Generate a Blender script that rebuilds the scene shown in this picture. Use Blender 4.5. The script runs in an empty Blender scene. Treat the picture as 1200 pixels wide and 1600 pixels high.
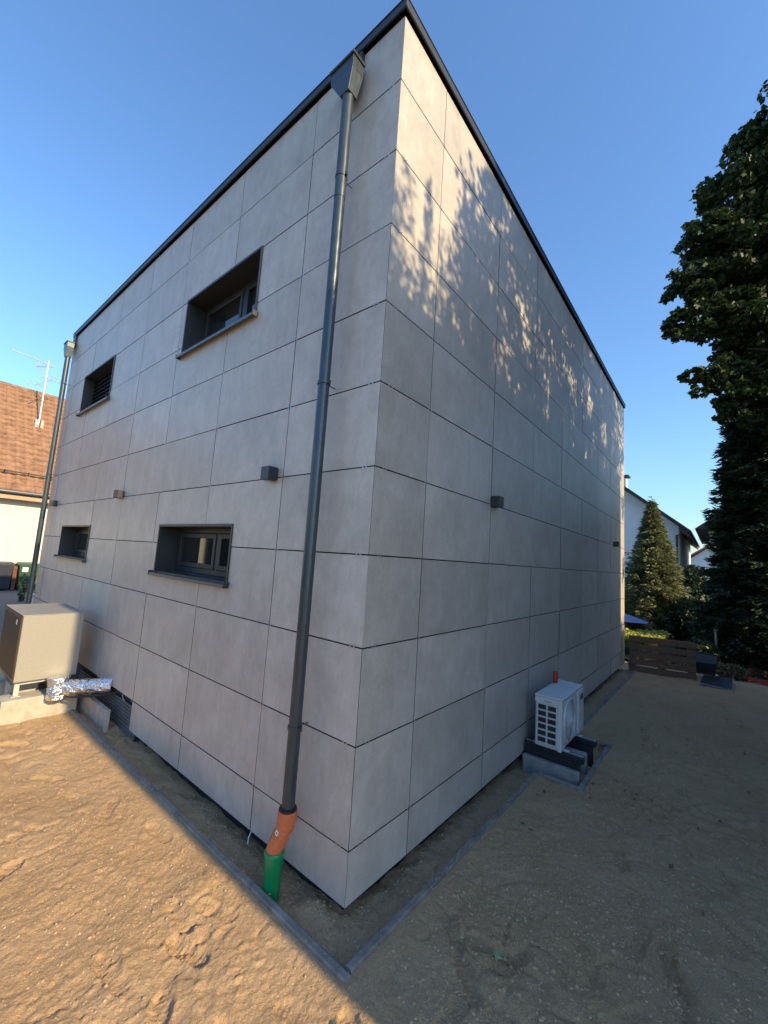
import bpy, math, random
import numpy as np
from mathutils import Vector, Matrix
random.seed(7); rng = np.random.default_rng(7)
S = bpy.context.scene
COL = S.collection
RAD = math.radians

# ------------------------------------------------------------------ camera
# world: X runs along the right-hand facade, Y along the left-hand facade, the
# near corner of the building stands at the origin, z = 0 is a cladding joint
CAM = Vector((-2.030, -1.781, 1.7815)); YAW, PITCH, ROLL = RAD(39.506), RAD(6.525), RAD(3.703)
fwd = Vector((math.cos(YAW)*math.cos(PITCH), math.sin(YAW)*math.cos(PITCH), math.sin(PITCH)))
rt = Vector((math.sin(YAW), -math.cos(YAW), 0)); up = rt.cross(fwd)
rt2 = math.cos(ROLL)*rt + math.sin(ROLL)*up; up2 = -math.sin(ROLL)*rt + math.cos(ROLL)*up
cd = bpy.data.cameras.new('camera'); cam = bpy.data.objects.new('camera', cd); COL.objects.link(cam)
cam.matrix_world = Matrix(((rt2.x, up2.x, -fwd.x, CAM.x), (rt2.y, up2.y, -fwd.y, CAM.y), (rt2.z, up2.z, -fwd.z, CAM.z), (0, 0, 0, 1)))
cd.sensor_fit = 'VERTICAL'; cd.sensor_height = 24.0; cd.lens = 637.4/1600*24.0
cd.clip_start = 0.05; cd.clip_end = 2000
S.camera = cam
S.render.resolution_x, S.render.resolution_y = 768, 1024

# ------------------------------------------------------------------ light
ELEV, DEL = RAD(28.0), RAD(0.3)
sdir = Vector((math.sin(DEL)*math.cos(ELEV), -math.cos(DEL)*math.cos(ELEV), math.sin(ELEV)))
W = bpy.data.worlds.new('World'); S.world = W; W.use_nodes = True
nt = W.node_tree; nt.nodes.clear()
out = nt.nodes.new('ShaderNodeOutputWorld'); bg = nt.nodes.new('ShaderNodeBackground'); sky = nt.nodes.new('ShaderNodeTexSky')
sky.sky_type = 'NISHITA'; sky.sun_disc = False; sky.sun_elevation = ELEV; sky.sun_rotation = math.pi - DEL
sky.altitude = 100; sky.air_density = 1.45; sky.dust_density = 1.0; sky.ozone_density = 8.0
bg.inputs['Strength'].default_value = 0.15
nt.links.new(sky.outputs[0], bg.inputs[0]); nt.links.new(bg.outputs[0], out.inputs[0])
sl = bpy.data.lights.new('sun', 'SUN'); sl.energy = 3.85; sl.angle = RAD(0.45); sl.color = (1.0, 0.78, 0.44)
so = bpy.data.objects.new('sun', sl); COL.objects.link(so); so.rotation_euler = sdir.to_track_quat('Z', 'Y').to_euler()
so.location = (0, -20, 20)
S.view_settings.view_transform = 'Standard'; S.view_settings.look = 'None'
S.view_settings.exposure = 0.93; S.view_settings.gamma = 1.0; S.view_settings.use_curve_mapping = False

# ------------------------------------------------------------------ materials
def mat(name, col, rough=.6, metal=0., var=.0, scale=8., bump=0., bscale=60., spec=.5, col2=None, stretch=None, bdist=.01):
    m = bpy.data.materials.new(name); m.use_nodes = True; n = m.node_tree.nodes; l = m.node_tree.links
    b = n['Principled BSDF']; b.inputs['Roughness'].default_value = rough; b.inputs['Metallic'].default_value = metal
    b.inputs['Specular IOR Level'].default_value = spec
    c = tuple(col)+(1,)
    b.inputs['Base Color'].default_value = c
    if var > 0 or col2 or bump > 0:
        g = n.new('ShaderNodeNewGeometry'); src = g.outputs['Position']
        if stretch:
            mp = n.new('ShaderNodeMapping'); mp.inputs['Scale'].default_value = stretch; l.new(src, mp.inputs[0]); src = mp.outputs[0]
    if var > 0 or col2:
        t = n.new('ShaderNodeTexNoise'); t.inputs['Scale'].default_value = scale; t.inputs['Detail'].default_value = 6; t.inputs['Roughness'].default_value = .62
        l.new(src, t.inputs['Vector'])
        r = n.new('ShaderNodeValToRGB'); r.color_ramp.elements[0].position = .3; r.color_ramp.elements[1].position = .7
        if col2: a, d = c, tuple(col2)+(1,)
        else: a = tuple(x*(1-var) for x in col)+(1,); d = tuple(min(1, x*(1+var)) for x in col)+(1,)
        r.color_ramp.elements[0].color = a; r.color_ramp.elements[1].color = d
        l.new(t.outputs['Fac'], r.inputs[0]); l.new(r.outputs[0], b.inputs['Base Color'])
        rr = n.new('ShaderNodeMapRange'); rr.inputs['To Min'].default_value = max(0, rough-.12); rr.inputs['To Max'].default_value = min(1, rough+.12)
        l.new(t.outputs['Fac'], rr.inputs[0]); l.new(rr.outputs[0], b.inputs['Roughness'])
    if bump > 0:
        t2 = n.new('ShaderNodeTexNoise'); t2.inputs['Scale'].default_value = bscale; t2.inputs['Detail'].default_value = 5
        l.new(src, t2.inputs['Vector'])
        bp = n.new('ShaderNodeBump'); bp.inputs['Strength'].default_value = bump; bp.inputs['Distance'].default_value = bdist
        l.new(t2.outputs['Fac'], bp.inputs['Height']); l.new(bp.outputs[0], b.inputs['Normal'])
    return m

def panel_material():
    m = bpy.data.materials.new('concrete_look_panel'); m.use_nodes = True; n = m.node_tree.nodes; l = m.node_tree.links
    b = n['Principled BSDF']; b.inputs['Specular IOR Level'].default_value = .5
    g = n.new('ShaderNodeNewGeometry'); oi = n.new('ShaderNodeObjectInfo')
    mul = n.new('ShaderNodeVectorMath'); mul.operation = 'SCALE'; mul.inputs[0].default_value = (37., 53., 71.)
    l.new(oi.outputs['Random'], mul.inputs['Scale'])
    add = n.new('ShaderNodeVectorMath'); l.new(g.outputs['Position'], add.inputs[0]); l.new(mul.outputs[0], add.inputs[1])
    def noise(sc, det, ro, st=None, dist=0.):
        src = add.outputs[0]
        if st:
            mp = n.new('ShaderNodeMapping'); mp.inputs['Scale'].default_value = st; l.new(src, mp.inputs[0]); src = mp.outputs[0]
        t = n.new('ShaderNodeTexNoise'); t.inputs['Scale'].default_value = sc; t.inputs['Detail'].default_value = det
        t.inputs['Roughness'].default_value = ro; t.inputs['Distortion'].default_value = dist
        l.new(src, t.inputs['Vector']); return t.outputs['Fac']
    cloud = noise(2.6, 7, .62, dist=.5); streak = noise(1.0, 6, .65, (8, 8, 1.5), .6); fine = noise(55, 4, .7); blot = noise(9, 6, .7, (1.2, 1.2, .8), .8)
    scr = noise(6.5, 3, .5, (2.6, 2.6, 1.0), 1.6)
    def ramp(f, p0, c0, p1, c1):
        r = n.new('ShaderNodeValToRGB'); e = r.color_ramp.elements
        e[0].position = p0; e[1].position = p1; e[0].color = c0; e[1].color = c1; l.new(f, r.inputs[0]); return r.outputs[0]
    def mix(a, b_, fac, mode='MIX'):
        x = n.new('ShaderNodeMix'); x.data_type = 'RGBA'; x.blend_type = mode
        x.inputs[0].default_value = fac if isinstance(fac, float) else 0
        if not isinstance(fac, float): l.new(fac, x.inputs[0])
        l.new(a, x.inputs[6]); l.new(b_, x.inputs[7]); return x.outputs[2]
    base = ramp(cloud, .3, (.422, .382, .342, 1), .70, (.530, .486, .440, 1))
    base = mix(base, ramp(streak, .35, (.45, .45, .45, 1), .68, (.55, .55, .55, 1)), .55, 'OVERLAY')
    base = mix(base, ramp(blot, .34, (.41, .41, .41, 1), .68, (.59, .59, .59, 1)), .5, 'OVERLAY')
    base = mix(base, ramp(fine, .3, (.46, .46, .46, 1), .7, (.54, .54, .54, 1)), .6, 'OVERLAY')
    # pale brushed marks
    d = n.new('ShaderNodeMath'); d.operation = 'SUBTRACT'; l.new(scr, d.inputs[0]); d.inputs[1].default_value = .5
    ab = n.new('ShaderNodeMath'); ab.operation = 'ABSOLUTE'; l.new(d.outputs[0], ab.inputs[0])
    msk = ramp(ab.outputs[0], .0, (1, 1, 1, 1), .012, (0, 0, 0, 1)); gate = ramp(cloud, .5, (0, 0, 0, 1), .66, (.42, .42, .42, 1))
    mm = n.new('ShaderNodeMath'); mm.operation = 'MULTIPLY'; l.new(msk, mm.inputs[0]); l.new(gate, mm.inputs[1])
    lightc = n.new('ShaderNodeRGB'); lightc.outputs[0].default_value = (.52, .50, .48, 1)
    base = mix(base, lightc.outputs[0], mm.outputs[0])
    # each panel a touch lighter or darker
    hv = n.new('ShaderNodeHueSaturation'); l.new(base, hv.inputs['Color'])
    mr = n.new('ShaderNodeMapRange'); mr.inputs['To Min'].default_value = .91; mr.inputs['To Max'].default_value = 1.07
    l.new(oi.outputs['Random'], mr.inputs[0]); l.new(mr.outputs[0], hv.inputs['Value'])
    l.new(hv.outputs[0], b.inputs['Base Color'])
    rr = n.new('ShaderNodeMapRange'); rr.inputs['To Min'].default_value = .30; rr.inputs['To Max'].default_value = .50
    l.new(blot, rr.inputs[0]); l.new(rr.outputs[0], b.inputs['Roughness'])
    bp = n.new('ShaderNodeBump'); bp.inputs['Strength'].default_value = .12; bp.inputs['Distance'].default_value = .004
    l.new(blot, bp.inputs['Height']); l.new(bp.outputs[0], b.inputs['Normal'])
    return m

def dirt_material():
    m = bpy.data.materials.new('sandy_soil'); m.use_nodes = True; n = m.node_tree.nodes; l = m.node_tree.links
    b = n['Principled BSDF']; b.inputs['Roughness'].default_value = .95; b.inputs['Specular IOR Level'].default_value = .15
    g = n.new('ShaderNodeNewGeometry'); src = g.outputs['Position']
    def noise(sc, det=6, ro=.65):
        t = n.new('ShaderNodeTexNoise'); t.inputs['Scale'].default_value = sc; t.inputs['Detail'].default_value = det; t.inputs['Roughness'].default_value = ro
        l.new(src, t.inputs['Vector']); return t.outputs['Fac']
    a = noise(1.1); c = noise(85, 6, .8)
    r = n.new('ShaderNodeValToRGB'); e = r.color_ramp.elements; e[0].position = .3; e[1].position = .72
    e[0].color = (.42, .275, .150, 1); e[1].color = (.53, .368, .220, 1); l.new(a, r.inputs[0])
    r2 = n.new('ShaderNodeValToRGB'); e = r2.color_ramp.elements; e[0].position = .25; e[1].position = .75
    e[0].color = (.27, .26, .25, 1); e[1].color = (.70, .69, .68, 1); l.new(c, r2.inputs[0])
    x = n.new('ShaderNodeMix'); x.data_type = 'RGBA'; x.blend_type = 'OVERLAY'; x.inputs[0].default_value = .8
    l.new(r.outputs[0], x.inputs[6]); l.new(r2.outputs[0], x.inputs[7])
    # pale grit
    v = n.new('ShaderNodeTexVoronoi'); v.inputs['Scale'].default_value = 75; l.new(src, v.inputs['Vector'])
    vm = n.new('ShaderNodeValToRGB'); e = vm.color_ramp.elements; e[0].position = .1; e[0].color = (1, 1, 1, 1); e[1].position = .2; e[1].color = (0, 0, 0, 1)
    l.new(v.outputs['Distance'], vm.inputs[0])
    gs = n.new('ShaderNodeMath'); gs.operation = 'GREATER_THAN'; gs.inputs[1].default_value = .72
    sep = n.new('ShaderNodeSeparateColor'); l.new(v.outputs['Color'], sep.inputs[0]); l.new(sep.outputs[0], gs.inputs[0])
    mu = n.new('ShaderNodeMath'); mu.operation = 'MULTIPLY'; l.new(gs.outputs[0], mu.inputs[0]); l.new(vm.outputs[0], mu.inputs[1])
    mu2 = n.new('ShaderNodeMath'); mu2.operation = 'MULTIPLY'; mu2.inputs[1].default_value = .3; l.new(mu.outputs[0], mu2.inputs[0])
    y = n.new('ShaderNodeMix'); y.data_type = 'RGBA'; y.inputs[7].default_value = (.52, .40, .27, 1)
    l.new(mu2.outputs[0], y.inputs[0]); l.new(x.outputs[2], y.inputs[6]); l.new(y.outputs[2], b.inputs['Base Color'])
    h1 = noise(150, 4, .65); h2 = noise(48, 6, .72)
    s = n.new('ShaderNodeMath'); s.operation = 'MULTIPLY_ADD'; s.inputs[1].default_value = .45; l.new(h1, s.inputs[0]); l.new(h2, s.inputs[2])
    s2 = n.new('ShaderNodeMath'); s2.operation = 'MULTIPLY_ADD'; s2.inputs[1].default_value = .2; l.new(mu.outputs[0], s2.inputs[0]); l.new(s.outputs[0], s2.inputs[2])
    bp = n.new('ShaderNodeBump'); bp.inputs['Strength'].default_value = .9; bp.inputs['Distance'].default_value = .0155
    l.new(s2.outputs[0], bp.inputs['Height']); l.new(bp.outputs[0], b.inputs['Normal'])
    return m

def leaf_material(name, c1, c2, trans=.25, rough=.5):
    m = bpy.data.materials.new(name); m.use_nodes = True; n = m.node_tree.nodes; l = m.node_tree.links
    b = n['Principled BSDF']; b.inputs['Roughness'].default_value = rough; b.inputs['Specular IOR Level'].default_value = .35
    g = n.new('ShaderNodeNewGeometry')
    r = n.new('ShaderNodeValToRGB'); e = r.color_ramp.elements; e[0].color = tuple(c1)+(1,); e[1].color = tuple(c2)+(1,)
    l.new(g.outputs['Random Per Island'], r.inputs[0]); l.new(r.outputs[0], b.inputs['Base Color'])
    if trans:
        t = n.new('ShaderNodeBsdfTranslucent'); l.new(r.outputs[0], t.inputs[0])
        x = n.new('ShaderNodeMixShader'); x.inputs[0].default_value = trans
        o = n['Material Output']; l.new(b.outputs[0], x.inputs[1]); l.new(t.outputs[0], x.inputs[2]); l.new(x.outputs[0], o.inputs['Surface'])
    return m

M = {}
M['panel'] = panel_material()
M['dirt'] = dirt_material()
M['panel_edge'] = mat('panel_edge_dark', (.05, .047, .044), .8)
M['membrane'] = mat('dimpled_membrane', (.13, .128, .124), .6, var=.3, scale=14)
M['black'] = mat('black_membrane', (.012, .012, .013), .7, var=.3, scale=14)
M['anth'] = mat('anthracite_coated_metal', (.026, .031, .037), .42, var=.12, scale=30, bump=.06, bscale=200, bdist=.002)
M['zinc'] = mat('anthracite_pipe', (.060, .078, .092), .34, metal=.5, var=.15, scale=9, stretch=(4, 4, .8))
M['sill'] = mat('sill_metal', (.105, .115, .125), .38, metal=.3, var=.1, scale=20)
M['frame'] = mat('window_frame', (.022, .024, .027), .45, var=.1, scale=25)
M['pane'] = mat('window_glass', (.012, .014, .016), .04, spec=.8)
M['clip'] = mat('steel_clip', (.45, .46, .48), .35, metal=.7)
M['kerb'] = mat('kerb_concrete', (.215, .192, .168), .85, var=.4, scale=7, bump=.4, bscale=90, bdist=.006)
M['conc'] = mat('pale_concrete', (.40, .36, .30), .9, var=.22, scale=9, bump=.5, bscale=60, bdist=.008)
M['conc_grey'] = mat('grey_concrete', (.25, .25, .25), .9, var=.25, scale=11, bump=.5, bscale=60, bdist=.008)
M['hpcase'] = mat('warm_grey_casing', (.285, .268, .235), .45, var=.06, scale=40, bump=.05, bscale=160, bdist=.002)
M['hpside'] = mat('brown_side_panel', (.075, .05, .036), .4, var=.35, scale=6, stretch=(9, 9, .7))
M['steel'] = mat('painted_steel', (.46, .44, .39), .45, var=.1, scale=20)
M['foil'] = mat('silver_foil', (.80, .81, .83), .16, metal=1.0, bump=.9, bscale=26, bdist=.03)
M['foil_tape'] = mat('foil_tape', (.74, .73, .70), .25, metal=1.0, bump=.8, bscale=40, bdist=.015)
M['orange'] = mat('orange_plastic', (.56, .155, .065), .28, var=.06, scale=15)
M['green'] = mat('green_plastic', (.004, .235, .085), .38, var=.10, scale=12)
M['rubber'] = mat('black_rubber', (.015, .015, .016), .55)
M['white'] = mat('white_coated_metal', (.60, .62, .62), .42, var=.05, scale=18)
M['white_d'] = mat('white_grille', (.55, .57, .58), .45, var=.05, scale=18)
M['coil'] = mat('coil_fins', (.028, .026, .022), .6, var=.35, scale=120, stretch=(1, 1, .05))
M['railblack'] = mat('black_rail', (.018, .02, .024), .5, var=.2, scale=15)
M['red'] = mat('red_plastic', (.42, .03, .022), .4, var=.2, scale=20)
M['sticker'] = mat('white_sticker', (.72, .72, .70), .5, var=.06, scale=60)
M['wood'] = mat('weathered_wood', (.20, .11, .066), .85, var=.4, scale=10, stretch=(6, 1, 6), bump=.4, bscale=50)
M['tub'] = mat('black_tub', (.028, .030, .034), .5, var=.3, scale=9)
M['tile'] = mat('brown_roof_tile', (.165, .082, .048), .75, col2=(.33, .19, .115), scale=3.5, bump=.2)
M['cream'] = mat('cream_render', (.62, .59, .51), .9, var=.05, scale=4)
M['whitewall'] = mat('white_render', (.74, .74, .74), .9, var=.05, scale=3)
M['brownwood'] = mat('brown_eaves_wood', (.10, .06, .04), .8, var=.3, scale=8)
M['roofdark'] = mat('dark_roof_tile', (.055, .042, .038), .8, var=.3, scale=9, bump=.3)
M['redroof'] = mat('red_roof_tile', (.36, .12, .07), .8, var=.25, scale=6)
M['binblack'] = mat('dark_blue_bin', (.022, .028, .040), .45, var=.15, scale=10)
M['bingreen'] = mat('green_bin', (.020, .075, .038), .45, var=.15, scale=10)
M['gravel'] = mat('grey_gravel', (.16, .15, .135), .95, var=.45, scale=22, bump=.7, bscale=40)
M['lawn'] = mat('garden_soil_grass', (.030, .042, .016), .95, col2=(.07, .07, .035), scale=3, bump=.6, bscale=25)
M['farland'] = mat('far_land', (.10, .12, .06), .95, var=.3, scale=.1)
M['bark'] = mat('bark', (.035, .028, .022), .95, var=.35, scale=9, bump=.6, bscale=20, bdist=.03)
M['alu'] = mat('aluminium', (.72, .72, .72), .35, metal=.8)
M['blue'] = mat('blue_fabric', (.30, .31, .46), .8, var=.12, scale=6)
M['maple'] = leaf_material('maple_leaves', (.018, .040, .012), (.062, .095, .028), .18, .55)
M['fir'] = leaf_material('dark_fir_needles', (.014, .030, .014), (.042, .068, .028), .1, .6)
M['spruce'] = leaf_material('spruce_needles', (.09, .12, .055), (.30, .30, .14), .25, .6)
M['hedge'] = leaf_material('hedge_leaves', (.014, .030, .011), (.040, .062, .024), .1)
M['bush'] = leaf_material('bush_leaves', (.012, .026, .010), (.04, .065, .024), .15)
M['lime'] = leaf_material('yellow_green_leaves', (.30, .34, .05), (.55, .52, .12), .35)
M['russet'] = leaf_material('russet_leaves', (.10, .07, .035), (.20, .15, .07), .2)
M['core'] = mat('dark_foliage_core', (.010, .016, .008), .95, var=.3, scale=5)
M['stone'] = leaf_material('pebbles', (.20, .15, .105), (.40, .31, .22), 0, .85)
M['clod'] = leaf_material('soil_clods', (.35, .228, .122), (.50, .345, .205), 0, .95)
M['dryleaf'] = mat('pale_leaf', (.24, .27, .13), .7, var=.3, scale=40)

# ------------------------------------------------------------------ mesh helpers
class MB:
    def __init__(s): s.v = []; s.f = []
    def quad(s, a, b, c, d):
        i = len(s.v); s.v += [tuple(a), tuple(b), tuple(c), tuple(d)]; s.f.append((i, i+1, i+2, i+3)); return s
    def hexa(s, p):      # 8 points: 4 lower ring, 4 upper ring (ccw from above)
        i = len(s.v); s.v += [tuple(q) for q in p]
        for f in ((3, 2, 1, 0), (4, 5, 6, 7), (0, 1, 5, 4), (1, 2, 6, 5), (2, 3, 7, 6), (3, 0, 4, 7)): s.f.append(tuple(i+k for k in f))
        return s
    def box(s, x0, x1, y0, y1, z0, z1):
        return s.hexa([(x0, y0, z0), (x1, y0, z0), (x1, y1, z0), (x0, y1, z0), (x0, y0, z1), (x1, y0, z1), (x1, y1, z1), (x0, y1, z1)])
    def bar(s, a, b, w, h):   # rectangular bar between two points
        a = Vector(a); b = Vector(b); d = (b-a).normalized(); u = d.cross(Vector((0, 0, 1)))
        if u.length < 1e-3: u = Vector((1, 0, 0))
        u.normalize(); n = u.cross(d); u *= w/2; n *= h/2
        return s.hexa([a-u-n, a+u-n, a+u+n, a-u+n, b-u-n, b+u-n, b+u+n, b-u+n])
    def tube(s, pts, rad, seg=14, cap=True):
        pts = [Vector(p) for p in pts]; n = len(pts)
        if not hasattr(rad, '__len__'): rad = [rad]*n
        base = len(s.v); prev = None
        for k, p in enumerate(pts):
            d = (pts[min(k+1, n-1)]-pts[max(k-1, 0)])
            if d.length < 1e-9: d = Vector((0, 0, 1))
            d.normalize()
            u = (prev - d*prev.dot(d)) if prev is not None else (d.cross(Vector((0, 1, 0))) if abs(d.y) < .9 else d.cross(Vector((1, 0, 0))))
            u.normalize(); prev = u; w = d.cross(u)
            for j in range(seg):
                a = 2*math.pi*j/seg; s.v.append(tuple(p+(u*math.cos(a)+w*math.sin(a))*rad[k]))
        for k in range(n-1):
            for j in range(seg):
                a, b = base+k*seg+j, base+k*seg+(j+1) % seg
                s.f.append((a, b, b+seg, a+seg))
        if cap:
            s.f.append(tuple(base+j for j in reversed(range(seg)))); s.f.append(tuple(base+(n-1)*seg+j for j in range(seg)))
        return s
    def build(s, name, m, parent=None, smooth=False, bevel=0., origin=None):
        me = bpy.data.meshes.new(name)
        vs = s.v if origin is None else [(x-origin[0], y-origin[1], z-origin[2]) for x, y, z in s.v]
        me.from_pydata(vs, [], s.f); me.materials.append(M[m] if isinstance(m, str) else m); me.update()
        if smooth:
            me.polygons.foreach_set('use_smooth', [True]*len(me.polygons)); me.set_sharp_from_angle(angle=RAD(40))
        o = bpy.data.objects.new(name, me); COL.objects.link(o)
        if origin is not None: o.location = origin
        if parent:
            o.parent = parent
            if parent.location.length > 0 or parent.rotation_euler[2] != 0: pass
        if bevel:
            b = o.modifiers.new('bevel', 'BEVEL'); b.width = bevel; b.segments = 2; b.limit_method = 'ANGLE'; b.angle_limit = RAD(40)
        return o

def raw(name, V, F, m, parent=None, smooth=False):
    """numpy arrays -> mesh object (all faces with the same vertex count)"""
    me = bpy.data.meshes.new(name); V = np.asarray(V, np.float32); F = np.asarray(F, np.int32); k = F.shape[1]
    me.vertices.add(len(V)); me.vertices.foreach_set('co', V.ravel())
    me.loops.add(F.size); me.loops.foreach_set('vertex_index', F.ravel())
    me.polygons.add(len(F)); me.polygons.foreach_set('loop_start', np.arange(0, F.size, k, dtype=np.int32))
    if smooth: me.polygons.foreach_set('use_smooth', np.ones(len(F), bool))
    me.materials.append(M[m] if isinstance(m, str) else m); me.update(calc_edges=True); me.validate()
    o = bpy.data.objects.new(name, me); COL.objects.link(o); o.parent = parent
    return o

def empty(name, label=None, cat=None, group=None, kind=None, parent=None):
    o = bpy.data.objects.new(name, None); o.empty_display_size = .1; COL.objects.link(o); o.parent = parent
    return tag(o, label, cat, group, kind)
def tag(o, label=None, cat=None, group=None, kind=None):
    if label: o['label'] = label
    if cat: o['category'] = cat
    if group: o['group'] = group
    if kind: o['kind'] = kind
    return o
def copy_part(src, parent, loc=None):
    c = src.copy(); COL.objects.link(c); c.parent = parent
    if loc is not None: c.location = loc
    return c

# value noise for terrain
_tab = rng.random((512, 512)).astype(np.float64)
def vnoise(x, y, s):
    x = x*s+131.7; y = y*s+77.3; xi = np.floor(x).astype(int); yi = np.floor(y).astype(int); fx = x-xi; fy = y-yi
    fx = fx*fx*(3-2*fx); fy = fy*fy*(3-2*fy); g = lambda a, b: _tab[a % 512, b % 512]
    return (g(xi, yi)*(1-fx)+g(xi+1, yi)*fx)*(1-fy)+(g(xi, yi+1)*(1-fx)+g(xi+1, yi+1)*fx)*fy-.5

GZ = -.385            # level of the sandy yard
LX, LY = 9.45, 8.62   # building footprint
HP = .025
# ================================================================== GROUND
def axis(segs):
    a = []
    for (p, q, h) in segs: a += list(np.arange(p, q-1e-6, h))
    a.append(segs[-1][1]); return np.array(a)
ax = axis([(-9, -3.2, .12), (-3.2, -2.2, .03), (-2.2, -.3, .0095), (-.3, .8, .0095), (.8, 2.2, .013), (2.2, 4.4, .02), (4.4, 9.6, .04), (9.6, 12, .08)])
ay = axis([(-6.2, -2.4, .12), (-2.4, -1.6, .03), (-1.6, .8, .0095), (.8, 2.2, .012), (2.2, 4.6, .018), (4.6, 9.5, .07)])
X, Y = np.meshgrid(ax, ay, indexing='ij')
def ground_h(X, Y):
    h = .034*vnoise(X, Y, .9)+.024*vnoise(X, Y, 2.3)+.018*vnoise(X+3, Y, 5.5)+.007*vnoise(X, Y+9, 12)+.005*vnoise(X+5, Y, 26)+.006*vnoise(X+1, Y+2, 52)+.006*vnoise(X+7, Y+3, 98)
    # trodden and raked marks: soft ridged bands
    r1 = 1-np.abs(2*vnoise(X*.8+Y*.35, Y*.8-X*.3, 3.1)); h += .010*np.clip(r1-.72, 0, 1)/.28*(vnoise(X, Y, 1.7)+.35)
    r2 = 1-np.abs(2*vnoise(X+17, Y-4, 6.5)); h -= .022*np.clip(r2-.8, 0, 1)/.2*np.clip(vnoise(X-8, Y, 1.3)+.2, 0, 1)*1.4
    cl = np.clip(vnoise(X+31, Y+7, 1.2)*2.2+.1, 0, 1); h += cl*.016*np.clip(vnoise(X, Y+40, 34)-.12, 0, 1)*2
    return h
H = GZ + ground_h(X, Y)
# shoe prints
def footprint(px, py, ang, L=.29, depth=.017):
    global H
    c, s = math.cos(ang), math.sin(ang); u = ((X-px)*c+(Y-py)*s)/(L/2); v = (-(X-px)*s+(Y-py)*c)
    m = np.abs(u) < 1.5
    wid = .047*(1-.28*np.exp(-((u+.15)/.28)**2))*np.sqrt(np.clip(1-np.clip(np.abs(u), 0, 1)**4, .0, 1))+1e-4
    q = np.abs(v)/wid
    inside = 1/(1+np.exp((np.maximum(q-1, (np.abs(u)-1)*3))*9))
    tread = .5+.5*np.sign(np.sin(u*L/2*2*math.pi/.026+np.abs(v)*30))
    rim = np.exp(-((np.maximum(q, np.abs(u)*1.0)-1.28)/.2)**2)
    H += np.where(m, -depth*inside*(.72+.28*tread)+depth*.36*rim*(.5+1.2*np.clip(vnoise(X, Y, 20)+.3, 0, 1)), 0)
fr = random.Random(3)
for i in range(46):
    px, py = fr.uniform(-2.0, -.42), fr.uniform(-.9, 4.3)
    footprint(px, py, fr.choice([1.0, 1.3, 2.2, -.9, 1.75, .4])+fr.uniform(-.3, .3), depth=fr.uniform(.010, .026))
for i in range(60):
    px, py = fr.uniform(-.2, 8.5), fr.uniform(-1.9, -.85)
    footprint(px, py, fr.choice([.1, 2.8, -.4, .5])+fr.uniform(-.3, .3), depth=fr.uniform(.010, .026))
for i in range(24):
    footprint(fr.uniform(-1.7, .5), fr.uniform(-1.4, -.4), fr.uniform(0, 6.3), depth=fr.uniform(.010, .026))
# rake swirls on the shaded side
for i in range(9):
    cx, cy, r0 = fr.uniform(1, 7), fr.uniform(-2.6, -1.6), fr.uniform(.6, 1.1)
    d = np.hypot(X-cx, (Y-cy)*1.3); H += .008*np.sin(d*38+2*vnoise(X, Y, 3))*np.exp(-((d-r0)/.28)**2)
# levels: bed between kerb and wall, notch round the outdoor unit
KO, KI = -.262, -.202
bed = (X > -.235) & (Y > -.225)
notch = (X > 2.68) & (X < 4.0) & (Y > -.66) & (Y <= -.1)
bedh = -.456+.6*(H-GZ)+.03*vnoise(X, Y, 4)+.022*vnoise(X+9, Y, 15)
bedh += .055*np.exp(-(((X+.03)/.13)**2+((Y-.20)/.16)**2))+.03*np.exp(-(((X+.05)/.12)**2+((Y-1.1)/.5)**2))
H = np.where(bed | notch, bedh, H)
# far bed a little higher towards the heat pump
H = np.where(bed & (Y > 2.6) & (X < .3), H+.035*np.clip((Y-2.6)/1.2, 0, 1), H)
# settle the yard against the kerb
de = np.minimum(np.where(X < -.23, -.262-X, 9), 9); df = np.where(Y < -.22, -.252-Y, 9)
near = np.where((X < -.23) & (Y > -.3), de, np.where(X >= -.3, df, np.hypot(np.clip(de, 0, 9), np.clip(df, 0, 9))))
k = np.exp(-(np.clip(near, 0, 9)/.10)**2)*(~(bed | notch)); H = H*(1-.7*k)+(-.376)*.7*k
keep = ~((X[:-1, :-1] > .13) & (Y[:-1, :-1] > .13) & (X[1:, 1:] < LX-.3) & (Y[1:, 1:] < LY-.3))
n0, n1 = X.shape; idx = np.arange(n0*n1).reshape(n0, n1)
F = np.stack([idx[:-1, :-1], idx[1:, :-1], idx[1:, 1:], idx[:-1, 1:]], -1)[keep]
g = raw('ground', np.stack([X, Y, H], -1).reshape(-1, 3), F.reshape(-1, 4), 'dirt', smooth=True); tag(g, 'sandy brown soil yard around the house', kind='structure')
def hz(x, y):
    i = np.clip(np.searchsorted(ax, x), 0, n0-1); j = np.clip(np.searchsorted(ay, y), 0, n1-1); return H[i, j]
# the land beyond, one sheet to the horizon with a hole under the yard
def ring(name, x0, x1, y0, y1, X0, X1, Y0, Y1, z, m):
    b = MB()
    b.quad((X0, Y0, z), (X1, Y0, z), (X1, y0, z), (X0, y0, z)); b.quad((X0, y1, z), (X1, y1, z), (X1, Y1, z), (X0, Y1, z))
    b.quad((X0, y0, z), (x0, y0, z), (x0, y1, z), (X0, y1, z)); b.quad((x1, y0, z), (X1, y0, z), (X1, y1, z), (x1, y1, z))
    return tag(b.build(name, m), kind='structure')
ring('land', -8.9, 11.9, -6.1, 9.4, -900, 900, -900, 900, GZ-.03, 'farland')
tag(MB().quad((-9, 9.35, GZ-.02), (12, 9.35, GZ-.02), (12, 40, GZ-.02), (-9, 40, GZ-.02)).build('gravel_yard', 'gravel'), kind='structure')
tag(MB().quad((10.6, -12, GZ+.0), (40, -12, GZ+.0), (40, 9, GZ+.0), (10.6, 9, GZ+.0)).build('garden_ground', 'lawn'), kind='structure')

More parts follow.
